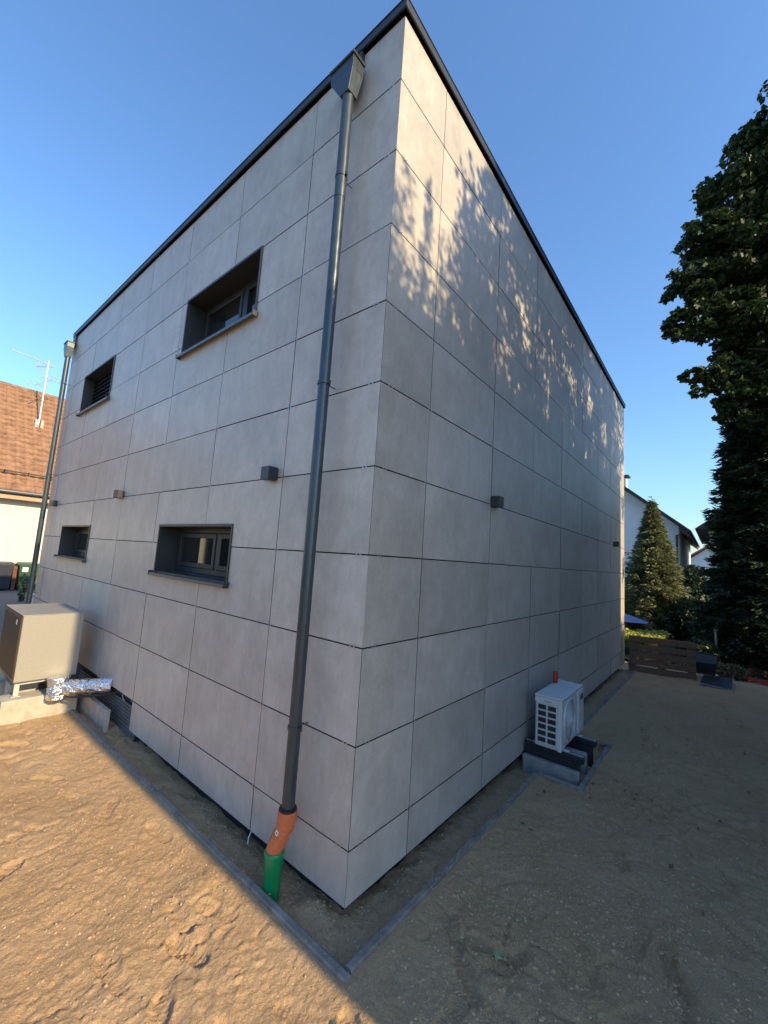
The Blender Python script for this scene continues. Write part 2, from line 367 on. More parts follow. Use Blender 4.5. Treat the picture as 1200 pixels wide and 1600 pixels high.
# pebbles and clods lying on the soil
def scatter_stones(name, N, xr, yr, smin, smax, m, seed, region=None):
    r = np.random.default_rng(seed)
    x = r.uniform(*xr, N); y = r.uniform(*yr, N); ok = ~((x > -.27) & (x < -.19) & (y > -.26)) & ~((y > -.26) & (y < -.18) & (x > -.27)) & ~((x > -.02) & (y > -.02))
    if region == 'bed': ok = ((x > -.19) & (x < .08) & (y > -.18)) | ((y > -.18) & (y < .08) & (x > -.19))
    if region == 'kerb': ok = ((x > -.262) & (x < -.205) & (y > -.25)) | ((y > -.26) & (y < -.205) & (x > -.25) & (x < 2.6))
    cl = vnoise(x, y, 1.6)+.6*vnoise(x+50, y, 5) + r.uniform(-.35, .35, N); ok &= cl > -.02
    x = x[ok]; y = y[ok]; n = len(x); z = hz(x, y) if region != 'kerb' else np.full(n, -.357); sz = smin+(smax-smin)*r.random(n)**4
    base = np.array([[1, 0, -.25], [.3, .95, -.2], [-.8, .55, -.25], [-.75, -.6, -.2], [.35, -.9, -.25], [.55, .15, .6], [-.25, .35, .75], [-.15, -.4, .62]])
    Fb = np.array([[0, 1, 5], [1, 6, 5], [1, 2, 6], [2, 3, 6], [3, 7, 6], [3, 4, 7], [4, 0, 7], [0, 5, 7], [5, 6, 7]])
    a = r.uniform(0, 6.283, n); ca, sa = np.cos(a), np.sin(a)
    V = base[None]*(1+r.uniform(-.25, .25, (n, 8, 3))); V = V*np.stack([sz, sz*r.uniform(.6, 1, n), sz*r.uniform(.5, .9, n)], -1)[:, None]
    V = np.stack([V[..., 0]*ca[:, None]-V[..., 1]*sa[:, None]+x[:, None], V[..., 0]*sa[:, None]+V[..., 1]*ca[:, None]+y[:, None], V[..., 2]+z[:, None]], -1)
    Fs = (Fb[None]+(np.arange(n)*8)[:, None, None]).reshape(-1, 3)
    return tag(raw(name, V.reshape(-1, 3), Fs, m), kind='stuff')
tag(scatter_stones('soil_clods', 60000, (-2.3, 1.9), (-1.6, 4.5), .0022, .011, 'clod', 1), 'small clods of sandy soil strewn over the yard', 'soil')
tag(scatter_stones('shaded_clods', 36000, (-.3, 6.5), (-2.3, -.3), .003, .015, 'clod', 5), 'small clods and crumbs over the shaded soil beside the right facade', 'soil')
tag(scatter_stones('bed_clods', 130000, (-.2, 5.), (-.2, 5.), .003, .016, 'clod', 6, 'bed'), 'loose clods in the bed between kerb and wall', 'soil')
tag(scatter_stones('spilled_soil', 120000, (-.27, 2.7), (-.27, 4.5), .0015, .007, 'clod', 7, 'kerb'), 'crumbs of soil spilled on the kerb', 'soil')
tag(scatter_stones('pebbles', 2500, (-2.2, 6.), (-2., 4.4), .003, .012, 'stone', 2), 'pale pebbles and grit lying on the soil', 'gravel')

# kerb: concrete edging stones, each its own piece
kerb = empty('kerb', 'narrow grey concrete edging around the bed at the wall', kind='structure')
def kerb_run(p, q, w=.052, top=-.36, L=1.0):
    p = Vector(p); q = Vector(q); d = q-p; n = max(1, math.ceil(d.length/L-.05)); 
    for i in range(n):
        u = d.normalized(); sd_ = Vector((-u.y, u.x)); a = p+d*(i/n)+sd_*random.uniform(-.004, .004); b = p+d*((i+1)/n)+sd_*random.uniform(-.004, .004); a = a+u*.002; b = b-u*.002; s = Vector((-u.y, u.x))*w/2
        t = top+random.uniform(-.003, .003); j = random.uniform(-.003, .003); c = .009
        mb = MB(); o = [a-s, b-s, b+s, a+s]; s2 = s*(1-2*c/w); inn = [a-s2, b-s2, b+s2, a+s2]
        i0 = [(x.x, x.y, -.62) for x in o]; i1 = [(x.x, x.y, t-c) for x in o]; i2 = [(x.x+j, x.y, t) for x in inn]
        mb.v = i0+i1+i2; mb.f = [(8, 9, 10, 11)]+[(k, (k+1) % 4, 4+(k+1) % 4, 4+k) for k in range(4)]+[(4+k, 4+(k+1) % 4, 8+(k+1) % 4, 8+k) for k in range(4)]
        mb.build('kerb_stone', 'kerb', kerb)
kerb_run((-.235, -.262), (-.235, 4.58)); kerb_run((-.2, -.232), (2.64, -.232)); kerb_run((2.67, -.262), (2.67, -.64), top=-.35)
kerb_run((2.64, -.668), (4.06, -.668), top=-.345); kerb_run((4.03, -.636), (4.03, -.266), top=-.345); kerb_run((4.0, -.236), (9.35, -.262))

# ================================================================== THE CLAD HOUSE
house = empty('house', 'two-storey flat-roofed house clad in large grey concrete-look panels', 'house')
TOP = 5.955; BOT = -.312
mb = MB(); mb.box(.345, LX-.02, .05, LY-.02, -.05, TOP+.01)
ys = [.05, 1.685, 3.255, 5.80, 7.365, LY-.02]; zs = [-.05, 1.475, 2.0, 4.09, 4.80, TOP+.01]
for i in range(5):
    for j in range(5):
        if i in (1, 3) and j in (1, 3): continue
        mb.box(.05, .3445, ys[i], ys[i+1], zs[j], zs[j+1])
core = mb.build('wall', 'black', house)
mb = MB(); mb.box(.11, LX-.08, .11, LY-.08, -1.0, -.05); mb.build('plinth', 'black', house)
WINS = [(1.68, 3.26, 1.47, 2.005, 'low'), (1.68, 3.26, 4.085, 4.805, 'up'), (5.795, 7.37, 1.47, 2.0, 'low'), (5.795, 7.37, 4.085, 4.81, 'louvre')]
rows = [BOT]+[.6*i for i in range(0, 10)]+[TOP]
lcols = [0, 1.0, 2.2, 3.4, 4.6, 5.8, 7.0, 8.2, LY]; rcols = [0, .63, 1.83, 3.03, 4.23, 5.43, 6.63, 7.83, 9.03, LX]
TH = .012; GH, GV = .0045, .0034
meshcache = {}
def panel_mesh(rects, mitre, side):
    """rects relative to panel origin: (a0,a1,z0,z1); a along the wall; mitre = cut 45 degrees at a=0"""
    key = (tuple(tuple(round(v, 4) for v in r) for r in rects), mitre, side)
    if key in meshcache: return meshcache[key]
    b = MB()
    for a0, a1, z0, z1 in rects:
        i0 = a0+TH if mitre and a0 < 1e-6 else a0
        if side == 'L': p = [(0, a0), (0, a1), (TH, a1), (TH, i0)]; p = p[::-1]
        else: p = [(a0, 0), (a1, 0), (a1, TH), (i0, TH)]
        b.hexa([(x, y, z0) for x, y in p]+[(x, y, z1) for x, y in p])
    me = bpy.data.meshes.new('panel'); me.from_pydata(b.v, [], b.f); me.materials.append(M['panel']); me.materials.append(M['panel_edge']); me.update()
    for p in me.polygons:     # cut edges coloured dark to deepen the shade in the joints
        if (side == 'L' and p.normal.x > -.9) or (side == 'R' and p.normal.y > -.9): p.material_index = 1; meshcache[key] = me
    return me
def add_panel(side, a0, a1, z0, z1):
    mit = a0 == 0
    A0 = a0+(0.0012 if mit else GV); A1 = a1-GV; Z0 = z0+(GH if z0 > BOT else 0); Z1 = z1-(GH if z1 < TOP else 0)
    rects = [(A0, A1, Z0, Z1)]
    if side == 'L':
        for wy0, wy1, wz0, wz1, _ in WINS:
            m_ = .004; w = (wy0-m_, wy1+m_, wz0-.02, wz1+m_); nr = []
            for r in rects:
                x0, x1 = max(r[0], w[0]), min(r[1], w[1]); y0, y1 = max(r[2], w[2]), min(r[3], w[3])
                if x0 >= x1 or y0 >= y1: nr.append(r); continue
                if r[0] < x0-.02: nr.append((r[0], x0, r[2], r[3]))
                if x1 < r[1]-.02: nr.append((x1, r[1], r[2], r[3]))
                if r[2] < y0-.02: nr.append((x0, x1, r[2], y0))
                if y1 < r[3]-.02: nr.append((x0, x1, y1, r[3]))
            rects = nr
    if not rects: return
    rel = [(r[0]-A0, r[1]-A0, r[2]-Z0, r[3]-Z0) for r in rects]
    o = bpy.data.objects.new('panel', panel_mesh(rel, mit, side)); COL.objects.link(o); o.parent = house
    off = random.uniform(-.0012, .0012)
    o.location = (off, A0, Z0) if side == 'L' else (A0, off, Z0)
    t = random.gauss(0, .0009)
    if not mit: o.rotation_euler = (0, random.gauss(0, .0008), t) if side == 'L' else (random.gauss(0, .0008), 0, t)
for i in range(len(rows)-1):
    for j in range(len(lcols)-1):
        if i == 0 and lcols[j] >= 3.39: continue       # plinth left open behind the heat pump
        add_panel('L', lcols[j], lcols[j+1], rows[i], rows[i+1])
    for j in range(len(rcols)-1): add_panel('R', rcols[j], rcols[j+1], rows[i], rows[i+1])
# thin corner trim line at the far ends
MB().box(LX+.002, LX+.03, .0, LY, BOT, TOP).build('end_cladding', 'panel', house)
MB().box(.0, LX, LY+.002, LY+.03, BOT, TOP).build('end_cladding', 'panel', house)
# panel clips
mb = MB()
def clip(side, a, z):
    for dx in (-.016, .016):
        da = a+dx+random.uniform(-.003, .003); w, h = .0045, .012
        if da < .004: continue
        if side == 'L': mb.box(-.0035, .004, da-w, da+w, z-h, z+h)
        else: mb.box(da-w, da+w, -.0035, .004, z-h, z+h)
for z in rows[1:-1]:
    for y in lcols[1:-1]:
        if not any(w[0]-.05 < y < w[1]+.05 and w[2]-.05 < z < w[3]+.05 for w in WINS): clip('L', y, z)
    for x in rcols[1:-1]: clip('R', x, z)
    clip('L', .09, z); clip('R', .11, z)
tag(mb.build('panel_clips', 'clip', house), kind='stuff')
# dimpled membrane showing where the lowest panels are missing
mb = MB(); mb.box(.09, .12, 3.38, LY-.1, -.9, .05)
mb.build('plinth_board', mat('dark_grey_board', (.06, .06, .06), .9, var=.3, scale=8), house)
mb = MB()
for i in range(11):
    z = -.50+i*.038; mb.tube([(.058, 3.36, z), (.058, 5.5, z)], .015, 8, False)
tag(mb.build('dimpled_membrane', 'membrane', house, smooth=True), kind='stuff')

# windows
def window(y0, y1, z0, z1, kind):
    D = .30; t = .016
    b = MB()      # reveal lining: four plates and the back
    b.box(-.006, D, y0, y0+t, z0, z1); b.box(-.006, D, y1-t, y1, z0, z1); b.box(-.006, D, y0+t, y1-t, z1-t, z1); b.box(.0, D, y0+t, y1-t, z0-.01, z0+.008)
    b.box(D, D+.02, y0, y1, z0, z1)
    w = b.build('window', 'anth', house)
    b = MB(); e = .018; p = -.012  # slim border trim standing proud of the cladding
    b.box(p, -.0065, y0-e*.3, y0+e, z0, z1+e*.4); b.box(p, -.0065, y1-e, y1+e*.3, z0, z1+e*.4); b.box(p, -.0065, y0+e, y1-e, z1-e, z1+e*.4)
    b.build('border_trim', 'anth', w)
    b = MB(); s0, s1 = z0-.012, z0+.022   # sloped sill with folded nose and end caps
    b.hexa([(-.052, y0-.028, s0-.014), (D, y0+t, s1-.014), (D, y1-t, s1-.014), (-.052, y1+.028, s0-.014), (-.052, y0-.028, s0), (D, y0+t, s1), (D, y1-t, s1), (-.052, y1+.028, s0)][0:8])
    b.box(-.056, -.0525, y0-.028, y1+.028, s0-.03, s0+.001)
    b.build('sill', 'sill', w)
    for yy in (y0-.034, y1+.022): b = MB(); b.box(-.058, -.004, yy, yy+.012, s0-.032, s0+.022); b.build('sill_end_cap', 'anth', w)
    iy0, iy1, iz0, iz1 = y0+t, y1-t, z0+.02, z1-t
    if kind == 'louvre':
        n = 9; h = (iz1-iz0)/n
        for i in range(n):
            z = iz0+h*(i+.5); m = MB(); c, s = .028, .022
            m.hexa([(.16-c, iy0, z-s-.003), (.16+c, iy0, z+s-.003), (.16+c, iy1, z+s-.003), (.16-c, iy1, z-s-.003), (.16-c, iy0, z-s+.003), (.16+c, iy0, z+s+.003), (.16+c, iy1, z+s+.003), (.16-c, iy1, z-s+.003)])
            m.build('louvre_slat', 'anth', w)
        MB().box(.28, .29, iy0, iy1, iz0, iz1).build('pane', 'pane', w); return
    f = MB(); x0, x1 = .215, .285; fw = .055
    f.box(x0, x1, iy0, iy0+fw, iz0, iz1); f.box(x0, x1, iy1-fw, iy1, iz0, iz1); f.box(x0, x1, iy0+fw, iy1-fw, iz0, iz0+fw); f.box(x0, x1, iy0+fw, iy1-fw, iz1-fw, iz1)
    my = iy0+.62; f.box(x0, x1, my-.03, my+.03, iz0+fw, iz1-fw)
    f.build('frame', 'frame', w, bevel=.004)
    for a, c in ((iy0+fw, my-.03), (my+.03, iy1-fw)):
        s = MB(); q = .05; xs0, xs1 = .205, .27; a += .004; c -= .004; u0, u1 = iz0+fw+.004, iz1-fw-.004
        s.box(xs0, xs1, a, a+q, u0, u1); s.box(xs0, xs1, c-q, c, u0, u1); s.box(xs0, xs1, a+q, c-q, u0, u0+q); s.box(xs0, xs1, a+q, c-q, u1-q, u1)
        s.build('sash', 'frame', w, bevel=.004)
        MB().box(.238, .25, a+q-.004, c-q+.004, u0+q-.004, u1-q+.004).build('pane', 'pane', w)
for w in WINS: window(*w)

# roof edge
FP = .034; FZ0, FZ1 = 5.985, 6.058
b = MB(); b.box(-FP, -FP+.012, -FP, LY+FP, FZ0, FZ1); b.box(-FP+.0121, LX+FP, -FP, -FP+.012, FZ0, FZ1)
b.box(LX+FP-.012, LX+FP, -FP+.0121, LY+FP, FZ0, FZ1); b.box(-FP+.0121, LX+FP-.0121, LY+FP-.012, LY+FP, FZ0, FZ1)
b.build('roof_edge_fascia', 'anth', house)
b = MB(); b.box(-FP-.006, LX+FP+.006, -FP-.006, LY+FP+.006, FZ1+.0005, FZ1+.006); b.build('roof_coping', 'anth', house)
b = MB(); b.box(.02, LX-.02, .02, LY-.02, TOP+.011, FZ1); b.build('roof_deck', 'black', house)

# downpipes with rain heads
def downpipe(px, py, zb, clamps):
    b = MB(); r = .045; b.tube([(px, py, 5.50), (px, py, 4.55)], r, 24); b.tube([(px, py, 4.552), (px, py, zb)], r-.0025, 24)
    o = b.build('downpipe', 'zinc', house, smooth=True)
    b = MB(); d0, d1 = -.16, -.035; zt, zm, zl = 5.765, 5.665, 5.455; w = .128; yo = .055
    y0, y1 = py+yo-w, py+yo+w
    top = [(d0, y0, zt), (d1, y0, zt), (d1, y1, zt), (d0, y1, zt)]; mid = [(d0, y0, zm), (d1, y0, zm), (d1, y1, zm), (d0, y1, zm)]
    q = .05; low = [(px-q, py-q, zl), (px+q, py-q, zl), (px+q, py+q, zl), (px-q, py+q, zl)]
    b.hexa(mid+top); b.hexa(low+[(x, y, z-.0003) for x, y, z in mid]); b.build('rain_head', 'zinc', o, bevel=.004)
    b = MB(); b.box(d0-.012, d1+.004, y0-.012, y1+.012, zt+.0005, zt+.022); b.build('rain_head_rim', 'anth', o, bevel=.003)
    b = MB(); b.box(-.035+.001, .0, py+yo-.09, py+yo+.09, zt-.03, zt+.2); b.build('spout', 'anth', o)
    for z in clamps:
        b = MB(); b.tube([(px, py, z-.012), (px, py, z+.012)], r+.004, 20); b.box(px-.008, px+.008, py-r-.022, py-r, z-.012, z+.012)
        b.tube([(px+r, py, z), (-.001, py, z)], .004, 8); b.build('pipe_clamp', 'zinc', o, smooth=True)
    return o
downpipe(-.116, .452, .09, (4.74, 3.04, .62))
downpipe(-.105, 8.46, -.5, (4.9, 3.02, .7))

# ================================================================== THINGS AT THE WALL
dp = empty('drain_pipe', 'orange elbow and green pipe carrying the near downpipe into the ground', 'drain pipe')
A = Vector((-.116, .452, .105)); Bp = Vector((-.116, .452, .02)); Cp = Vector((-.150, .510, -.14)); Dp = Vector((-.150, .510, -.20))
b = MB(); d1 = (Cp-Bp)
b.tube([A, Bp+Vector((0, 0, .02))], .062, 26); 
pts = [Bp+Vector((0, 0, .021)), Bp+Vector((0, 0, .005)), Bp+d1*.12, Bp+d1*.45, Bp+d1*.88, Cp+Vector((0, 0, -.01)), Dp]
b.tube(pts, [.058, .0555, .0555, .0555, .0555, .0555, .0555], 26); el = b.build('elbow', 'orange', dp, smooth=True)
b = MB()
for t in (.12, .45): b.tube([Bp+d1*(t-.02), Bp+d1*(t+.02)], .0575, 26)
b.tube([A+Vector((0, 0, -.03)), A+Vector((0, 0, -.02))], .0635, 26); b.build('elbow_ridge', 'orange', el, smooth=True)
b = MB(); b.tube([A+Vector((0, 0, .0005)), A+Vector((0, 0, .012))], .057, 26); b.build('rubber_seal', 'rubber', dp, smooth=True)
sp = Bp+d1*.30; b = MB(); n_ = Vector((-.80, -.02, .0)).normalized(); 
tq = d1.normalized(); n_ = (n_-tq*n_.dot(tq)).normalized(); sd = n_.cross(tq)
ctr = sp+n_*.0566
b.quad(ctr-sd*.013-tq*.014, ctr+sd*.013-tq*.014, ctr+sd*.013+tq*.014, ctr-sd*.013+tq*.014)
stk = b.build('sticker', 'sticker', el)
b = MB(); c2 = ctr+n_*.0008; b.quad(c2-sd*.004-tq*.005, c2+sd*.005-tq*.005, c2+sd*.005+tq*.006, c2-sd*.004+tq*.006); b.build('printed_mark', 'rubber', el)
b = MB(); gx, gy = Dp.x, Dp.y
b.tube([(gx, gy, -.62), (gx, gy, -.275), (gx, gy, -.265), (gx, gy, -.185), (gx, gy, -.175), (gx, gy, -.160), (gx, gy, -.150)], [.0555, .0555, .0625, .0625, .067, .067, .0625], 28)
b.build('green_pipe', 'green', dp, smooth=True)

def wall_light(side, a, label):
    o = empty('wall_light', label, 'wall light', 'square wall lights on the cladding')
    def bx(a0, a1, d0, d1, z0, z1, name, m, bev=0):
        q = MB()
        if side == 'L': q.box(-d1, -d0, a0, a1, z0, z1)
        else: q.box(a0, a1, -d1, -d0, z0, z1)
        return q.build(name, m, o, bevel=bev)
    bx(a-.055, a+.055, .012, .102, 2.372, 2.482, 'housing', 'anth', .003)
    bx(a-.045, a+.045, .0015, .0119, 2.382, 2.472, 'back_plate', 'anth')
    bx(a-.035, a+.035, .025, .09, 2.3675, 2.3715, 'lens', 'pane')
wall_light('L', 1.118, 'dark square wall light nearest the big downpipe, left facade')
wall_light('L', 4.59, 'dark square wall light on the left facade between the two window columns')
wall_light('L', 8.02, 'dark square wall light at the far left end beside the far downpipe')
wall_light('R', 1.86, 'dark square wall light nearest the corner on the right facade')
wall_light('R', 8.15, 'dark square wall light at the far end of the right facade')

# heat pump on its footing
hp = empty('heat_pump', 'large warm grey heat pump box standing on concrete beside the left facade', 'heat pump')
x0, x1, y0, y1, z0, z1 = -.845, -.232, 4.65, 5.70, .055, .825
MB().box(x0+.003, x1, y0, y1, z0, z1).build('casing', 'hpcase', hp, bevel=.006)
sp_ = MB().box(x0-.006, x0+.0025, y0+.006, y1-.006, z0+.004, z1-.006).build('side_panel', 'hpside', hp)
q = MB()
for i in range(24): q.box(x0-.010, x0-.0065, y0+.03+i*.043, y0+.05+i*.043, z0+.03, z1-.03)
tag(q.build('side_grooves', 'hpside', sp_), kind='stuff')
MB().box(x0-.0115, x0-.0105, y0+.22, y0+.27, z1-.13, z1-.07).build('sticker', 'sticker', hp)
MB().box(x0-.008, x1+.006, y0-.006, y1+.006, z1+.0005, z1+.012).build('lid', mat('casing_lid', (.26, .248, .226), .5, var=.12, scale=6, stretch=(2, 20, 2)), hp, bevel=.003)
fr_ = MB()
for yy in (4.72, 5.60):
    fr_.box(x0+.03, x1-.03, yy, yy+.04, .005, .0545)
    for xx in (x0+.03, x1-.09): fr_.box(xx, xx+.05, yy+.001, yy+.039, -.118, .0045); fr_.box(xx-.02, xx+.07, yy-.02, yy+.06, -.127, -.1185)
fr_.box(x0+.04, x0+.075, 4.7605, 5.5995, .01, .05)
fr_.build('stand', 'steel', hp, bevel=.003)
ft = empty('concrete_footing', 'pale concrete strip footing under the heat pump', 'footing')
MB().box(-.93, -.19, 4.60, 4.88, -.6, -.128).build('front_strip', 'conc', ft, bevel=.008)
MB().box(-.93, -.19, 5.42, 5.76, -.6, -.128).build('rear_strip', 'conc', ft, bevel=.008)
tag(MB().box(-.80, -.52, 5.0, 5.28, -.42, -.06).build('concrete_block', 'conc', bevel=.008), 'pale concrete block behind the legs under the heat pump', 'concrete block')
tag(MB().box(-.125, -.07, 3.80, 4.95, -.6, -.19).build('concrete_board', 'conc', bevel=.006), 'grey concrete board set on edge beside the open plinth', 'concrete board')

# foil wrapped pipe
fd = empty('insulated_pipe', 'fat pipe wrapped in crinkled silver foil running from heat pump to wall', 'insulated pipe')
def crinkle(path, r, seg=26, amp=.006, seed=1):
    rr = random.Random(seed); b = MB(); P = [Vector(p) for p in path]; out_ = []
    for i in range(len(P)-1):
        for k in range(6): out_.append(P[i].lerp(P[i+1], k/6))
    out_.append(P[-1]); b.tube(out_, [r+rr.uniform(-amp, amp) for _ in out_], seg)
    b.v = [(x+rr.uniform(-amp, amp)*.8, y+rr.uniform(-amp, amp)*.8, z+rr.uniform(-amp, amp)*.8) for x, y, z in b.v]; return b
E1, E2, E3 = Vector((-.43, 4.545, .075)), Vector((-.43, 4.545, -.03)), Vector((-.005, 4.13, .0))
crinkle([(-.44, 4.525, .09), (-.44, 4.525, -.01), (-.43, 4.515, -.09)], .108, seed=3, amp=.008).build('upright_sleeve', 'foil', fd)
crinkle([(-.42, 4.52, -.045), (-.33, 4.43, -.035), (-.16, 4.27, -.012), (.03, 4.09, .008)], .088, seed=4).build('pipe_sleeve', 'foil', fd)
crinkle([(-.435, 4.52, -.08), (-.435, 4.52, -.165)], .10, seed=5, amp=.006).build('end_wrap', 'foil_tape', fd)
b = MB()
for t in (.25, .55, .8):
    p = Vector((-.44, 4.54, -.045)).lerp(Vector((.03, 4.09, .008)), t); dd = Vector((.47, -.45, .05)).normalized(); b.tube([p-dd*.012, p+dd*.012], .093, 22, False)
b.build('tape_band', 'foil_tape', fd, smooth=True)
cb = MB(); cb.tube([(-.36, 4.38, -.13), (-.2, 4.22, -.115), (-.06, 4.08, -.09), (.05, 4.0, -.06), (.09, 3.95, -.1)], .014, 8)
tag(cb.build('cable', 'railblack', smooth=True), 'thin dark cable under the foil pipe entering the plinth', 'cable')
tag(MB().tube([(.06, 3.9, -.02), (.05, 3.82, -.09), (.07, 3.72, -.13), (.075, 3.66, -.2)], .006, 6).build('wire_end', 'clip', smooth=True), 'loose pale wire end against the open plinth', 'wire')

# outdoor unit of the air conditioner
ac = empty('air_conditioner', 'white outdoor air conditioning unit with fan grille by the right facade', 'air conditioner')
ax0, ax1, ay0, ay1, az0, az1 = 2.80, 3.655, -.447, -.160, -.144, .388
b = MB(); b.box(ax0+.012, ax1, ay0+.012, ay1, az0, az1-.012); b.build('casing', 'white', ac, bevel=.012)
b = MB(); b.box(ax0-.004, ax1+.004, ay0-.004, ay1+.004, az1-.0118, az1+.010); top = b.build('top_cover', 'white', ac, bevel=.009)
b = MB()
for yy in (-.40, -.305, -.215): b = MB(); b.box(ax0+.07, ax1-.09, yy-.006, yy+.006, az1+.0105, az1+.017); b.build('top_rib', 'white', top, bevel=.003)
# side grille, twelve openings
cb_ = MB(); cb_.box(ax0+.0105, ax0+.0118, ay0+.055, ay1-.025, az0+.05, az1-.085); coil = cb_.build('coil', 'coil', ac)
gr = MB(); gy0, gy1, gz0, gz1 = ay0+.045, ay1-.018, az0+.035, az1-.072
bw = .016; xg0, xg1 = ax0-.006, ax0+.0104
gr.box(xg0, xg1, gy0, gy0+bw, gz0, gz1); gr.box(xg0, xg1, gy1-bw, gy1, gz0, gz1); ym = (gy0+gy1)/2; gr.box(xg0, xg1, ym-bw/2, ym+bw/2, gz0, gz1)
for i in range(7):
    z = gz0+(gz1-gz0-bw)*i/6
    gr.box(xg0+.0005, xg1, gy0+bw, ym-bw/2, z, z+bw); gr.box(xg0+.0005, xg1, ym+bw/2, gy1-bw, z, z+bw)
gr.build('side_grille', 'white_d', ac, bevel=.002)
MB().box(ax0-.002, ax0+.0118, ay0+.0, ay0+.045, az0+.0, az1-.0125).build('corner_post', 'white', ac, bevel=.006)
MB().box(ax0-.003, ax0+.0118, ay0+.0451, ay1-.0, gz1+.0005, az1-.0125).build('side_header', 'white', ac, bevel=.004)
b = MB(); b.box(ax0-.0045, ax0-.0032, ym-.05, ym+.03, az1-.05, az1-.044); b.build('badge', 'sill', ac)
# fan
fx, fz, fr0 = ax0+.315, (az0+az1)/2-.005, .225
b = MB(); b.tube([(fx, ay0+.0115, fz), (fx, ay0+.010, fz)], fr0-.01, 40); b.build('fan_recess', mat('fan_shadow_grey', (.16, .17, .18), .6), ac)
fan = MB()
for kk in range(3):
    a0 = kk*2.094; c = []
    for (rr_, da, yy) in ((.03, -.3, .004), (.19, -.1, .003), (.20, .75, .0085), (.035, .8, .009)): c.append((fx+rr_*math.cos(a0+da), ay0+yy, fz+rr_*math.sin(a0+da)))
    fan.quad(*c)
fan.build('fan_blade', 'white_d', ac)
def torus(b, r, t, y, bulge=0):
    n = 44; b.tube([(fx+r*math.cos(2*math.pi*i/n), y, fz+r*math.sin(2*math.pi*i/n)) for i in range(n+1)], t, 6, False)
b = MB(); torus(b, fr0, .012, ay0+.004)
for i in range(1, 12): r = fr0*i/12; torus(b, r, .0034, ay0-.028*(1-(r/fr0)**2)**.7)
for i in range(12):
    a = 2*math.pi*i/12; b.tube([(fx+fr0*t*math.cos(a), ay0-.026*(1-t**2)**.7, fz+fr0*t*math.sin(a)) for t in (.1, .35, .6, .8, .97)], .003, 5, False)
b.tube([(fx, ay0-.034, fz), (fx, ay0-.02, fz)], .03, 20); b.build('fan_grille', 'white', ac, smooth=True)
b = MB(); b.box(ax1-.235, ax1-.004, ay0-.016, ay0+.011, az0+.03, az1-.02); sv = b.build('service_cover', 'white', ac, bevel=.008)
b = MB()
for i in range(6): b = MB(); b.box(ax1-.15, ax1-.04, ay0-.020, ay0-.0165, az0+.06+i*.05, az0+.075+i*.05); b.build('cover_rib', 'white_d', sv)
b = MB(); b.box(ax1-.17, ax1-.05, ay0-.020, ay0-.0165, az1-.13, az1-.07); b.build('handle_recess', 'sill', sv)
for xx in (ax0+.12, ax1-.17): MB().box(xx-.03, xx+.03, ay0-.045, ay1+.04, az0-.010, az0-.0005).build('foot', 'white_d', ac, bevel=.003)
def rail(xx, nm):
    o = empty('mounting_rail', nm, 'rail', 'rails under the air conditioner')
    MB().box(xx-.045, xx+.045, -.64, -.03, -.225, -.162).build('rubber_body', 'railblack', o, bevel=.006)
    MB().box(xx-.015, xx+.015, -.635, -.035, -.1615, -.1545).build('top_channel', 'clip', o)
rail(ax0+.12, 'black rubber rail under the vent end of the air conditioner'); rail(ax1-.17, 'black rubber rail under the far end of the air conditioner')
tag(MB().box(2.80, 2.87, -.62, -.03, -.56, -.285).build('concrete_slab', 'conc_grey', bevel=.015), 'grey concrete slab on edge below the vent end of the air conditioner', 'concrete slab')
tag(MB().box(3.18, 3.26, -.60, -.03, -.56, -.2255).build('concrete_slab', 'conc_grey', bevel=.015), 'grey concrete slab on edge between the rails of the air conditioner', 'concrete slab')
MBl = MB(); MBl.box(2.875, 2.96, -.60, -.04, -.50, -.2255); tag(MBl.build('support_beam', 'railblack', bevel=.005), 'dark beam carrying the near rail of the air conditioner', 'beam')
MBl = MB(); MBl.box(3.42, 3.53, -.60, -.04, -.52, -.2255); tag(MBl.build('support_beam', 'railblack', bevel=.005), 'dark beam carrying the far rail of the air conditioner', 'beam')
rc = empty('red_canister', 'red cylindrical canister standing on top of the air conditioner', 'canister')
b = MB(); b.tube([(3.43, -.19, az1+.0175), (3.43, -.19, az1+.13)], .030, 22); b.build('body', 'red', rc, smooth=True, bevel=.004)
b = MB(); b.tube([(3.43, -.19, az1+.1302), (3.43, -.19, az1+.142), (3.43, -.19, az1+.148)], [.030, .027, .016], 22); b.build('cap', 'red', rc, smooth=True)

# ================================================================== FAR END OF THE YARD (right)
pl = empty('pallet', 'dark weathered wooden pallet standing on edge at the end of the facade', 'pallet')
pa, pb = Vector((9.22, -.13)), Vector((9.52, -1.33)); pdv = (pb-pa).normalized(); pn = Vector((pdv.y, -pdv.x))
if pn.x > 0: pn = -pn
def pboard(s0, s1, d0, d1, z0, z1, nm):
    p = [pa+pdv*s0+pn*d0, pa+pdv*s1+pn*d0, pa+pdv*s1+pn*d1, pa+pdv*s0+pn*d1]
    if (p[1]-p[0]).cross(p[2]-p[1]) < 0: p = p[::-1]
    MB().hexa([(v.x, v.y, z0) for v in p]+[(v.x, v.y, z1) for v in p]).build(nm, 'wood', pl, bevel=.003)
Lp = 1.24; zz = -.40
for i in range(5): pboard(0, Lp+random.uniform(-.01, .01), .10, .122, zz+i*.168, zz+i*.168+.118, 'board')
for s in (0, .55, Lp-.14):
    pboard(s, s+.14, .022, .0995, zz, zz+.78, 'stringer')
for i in (0, 2, 4): pboard(0, Lp, 0, .0215, zz+i*.168+.02, zz+i*.168+.12, 'back_board')

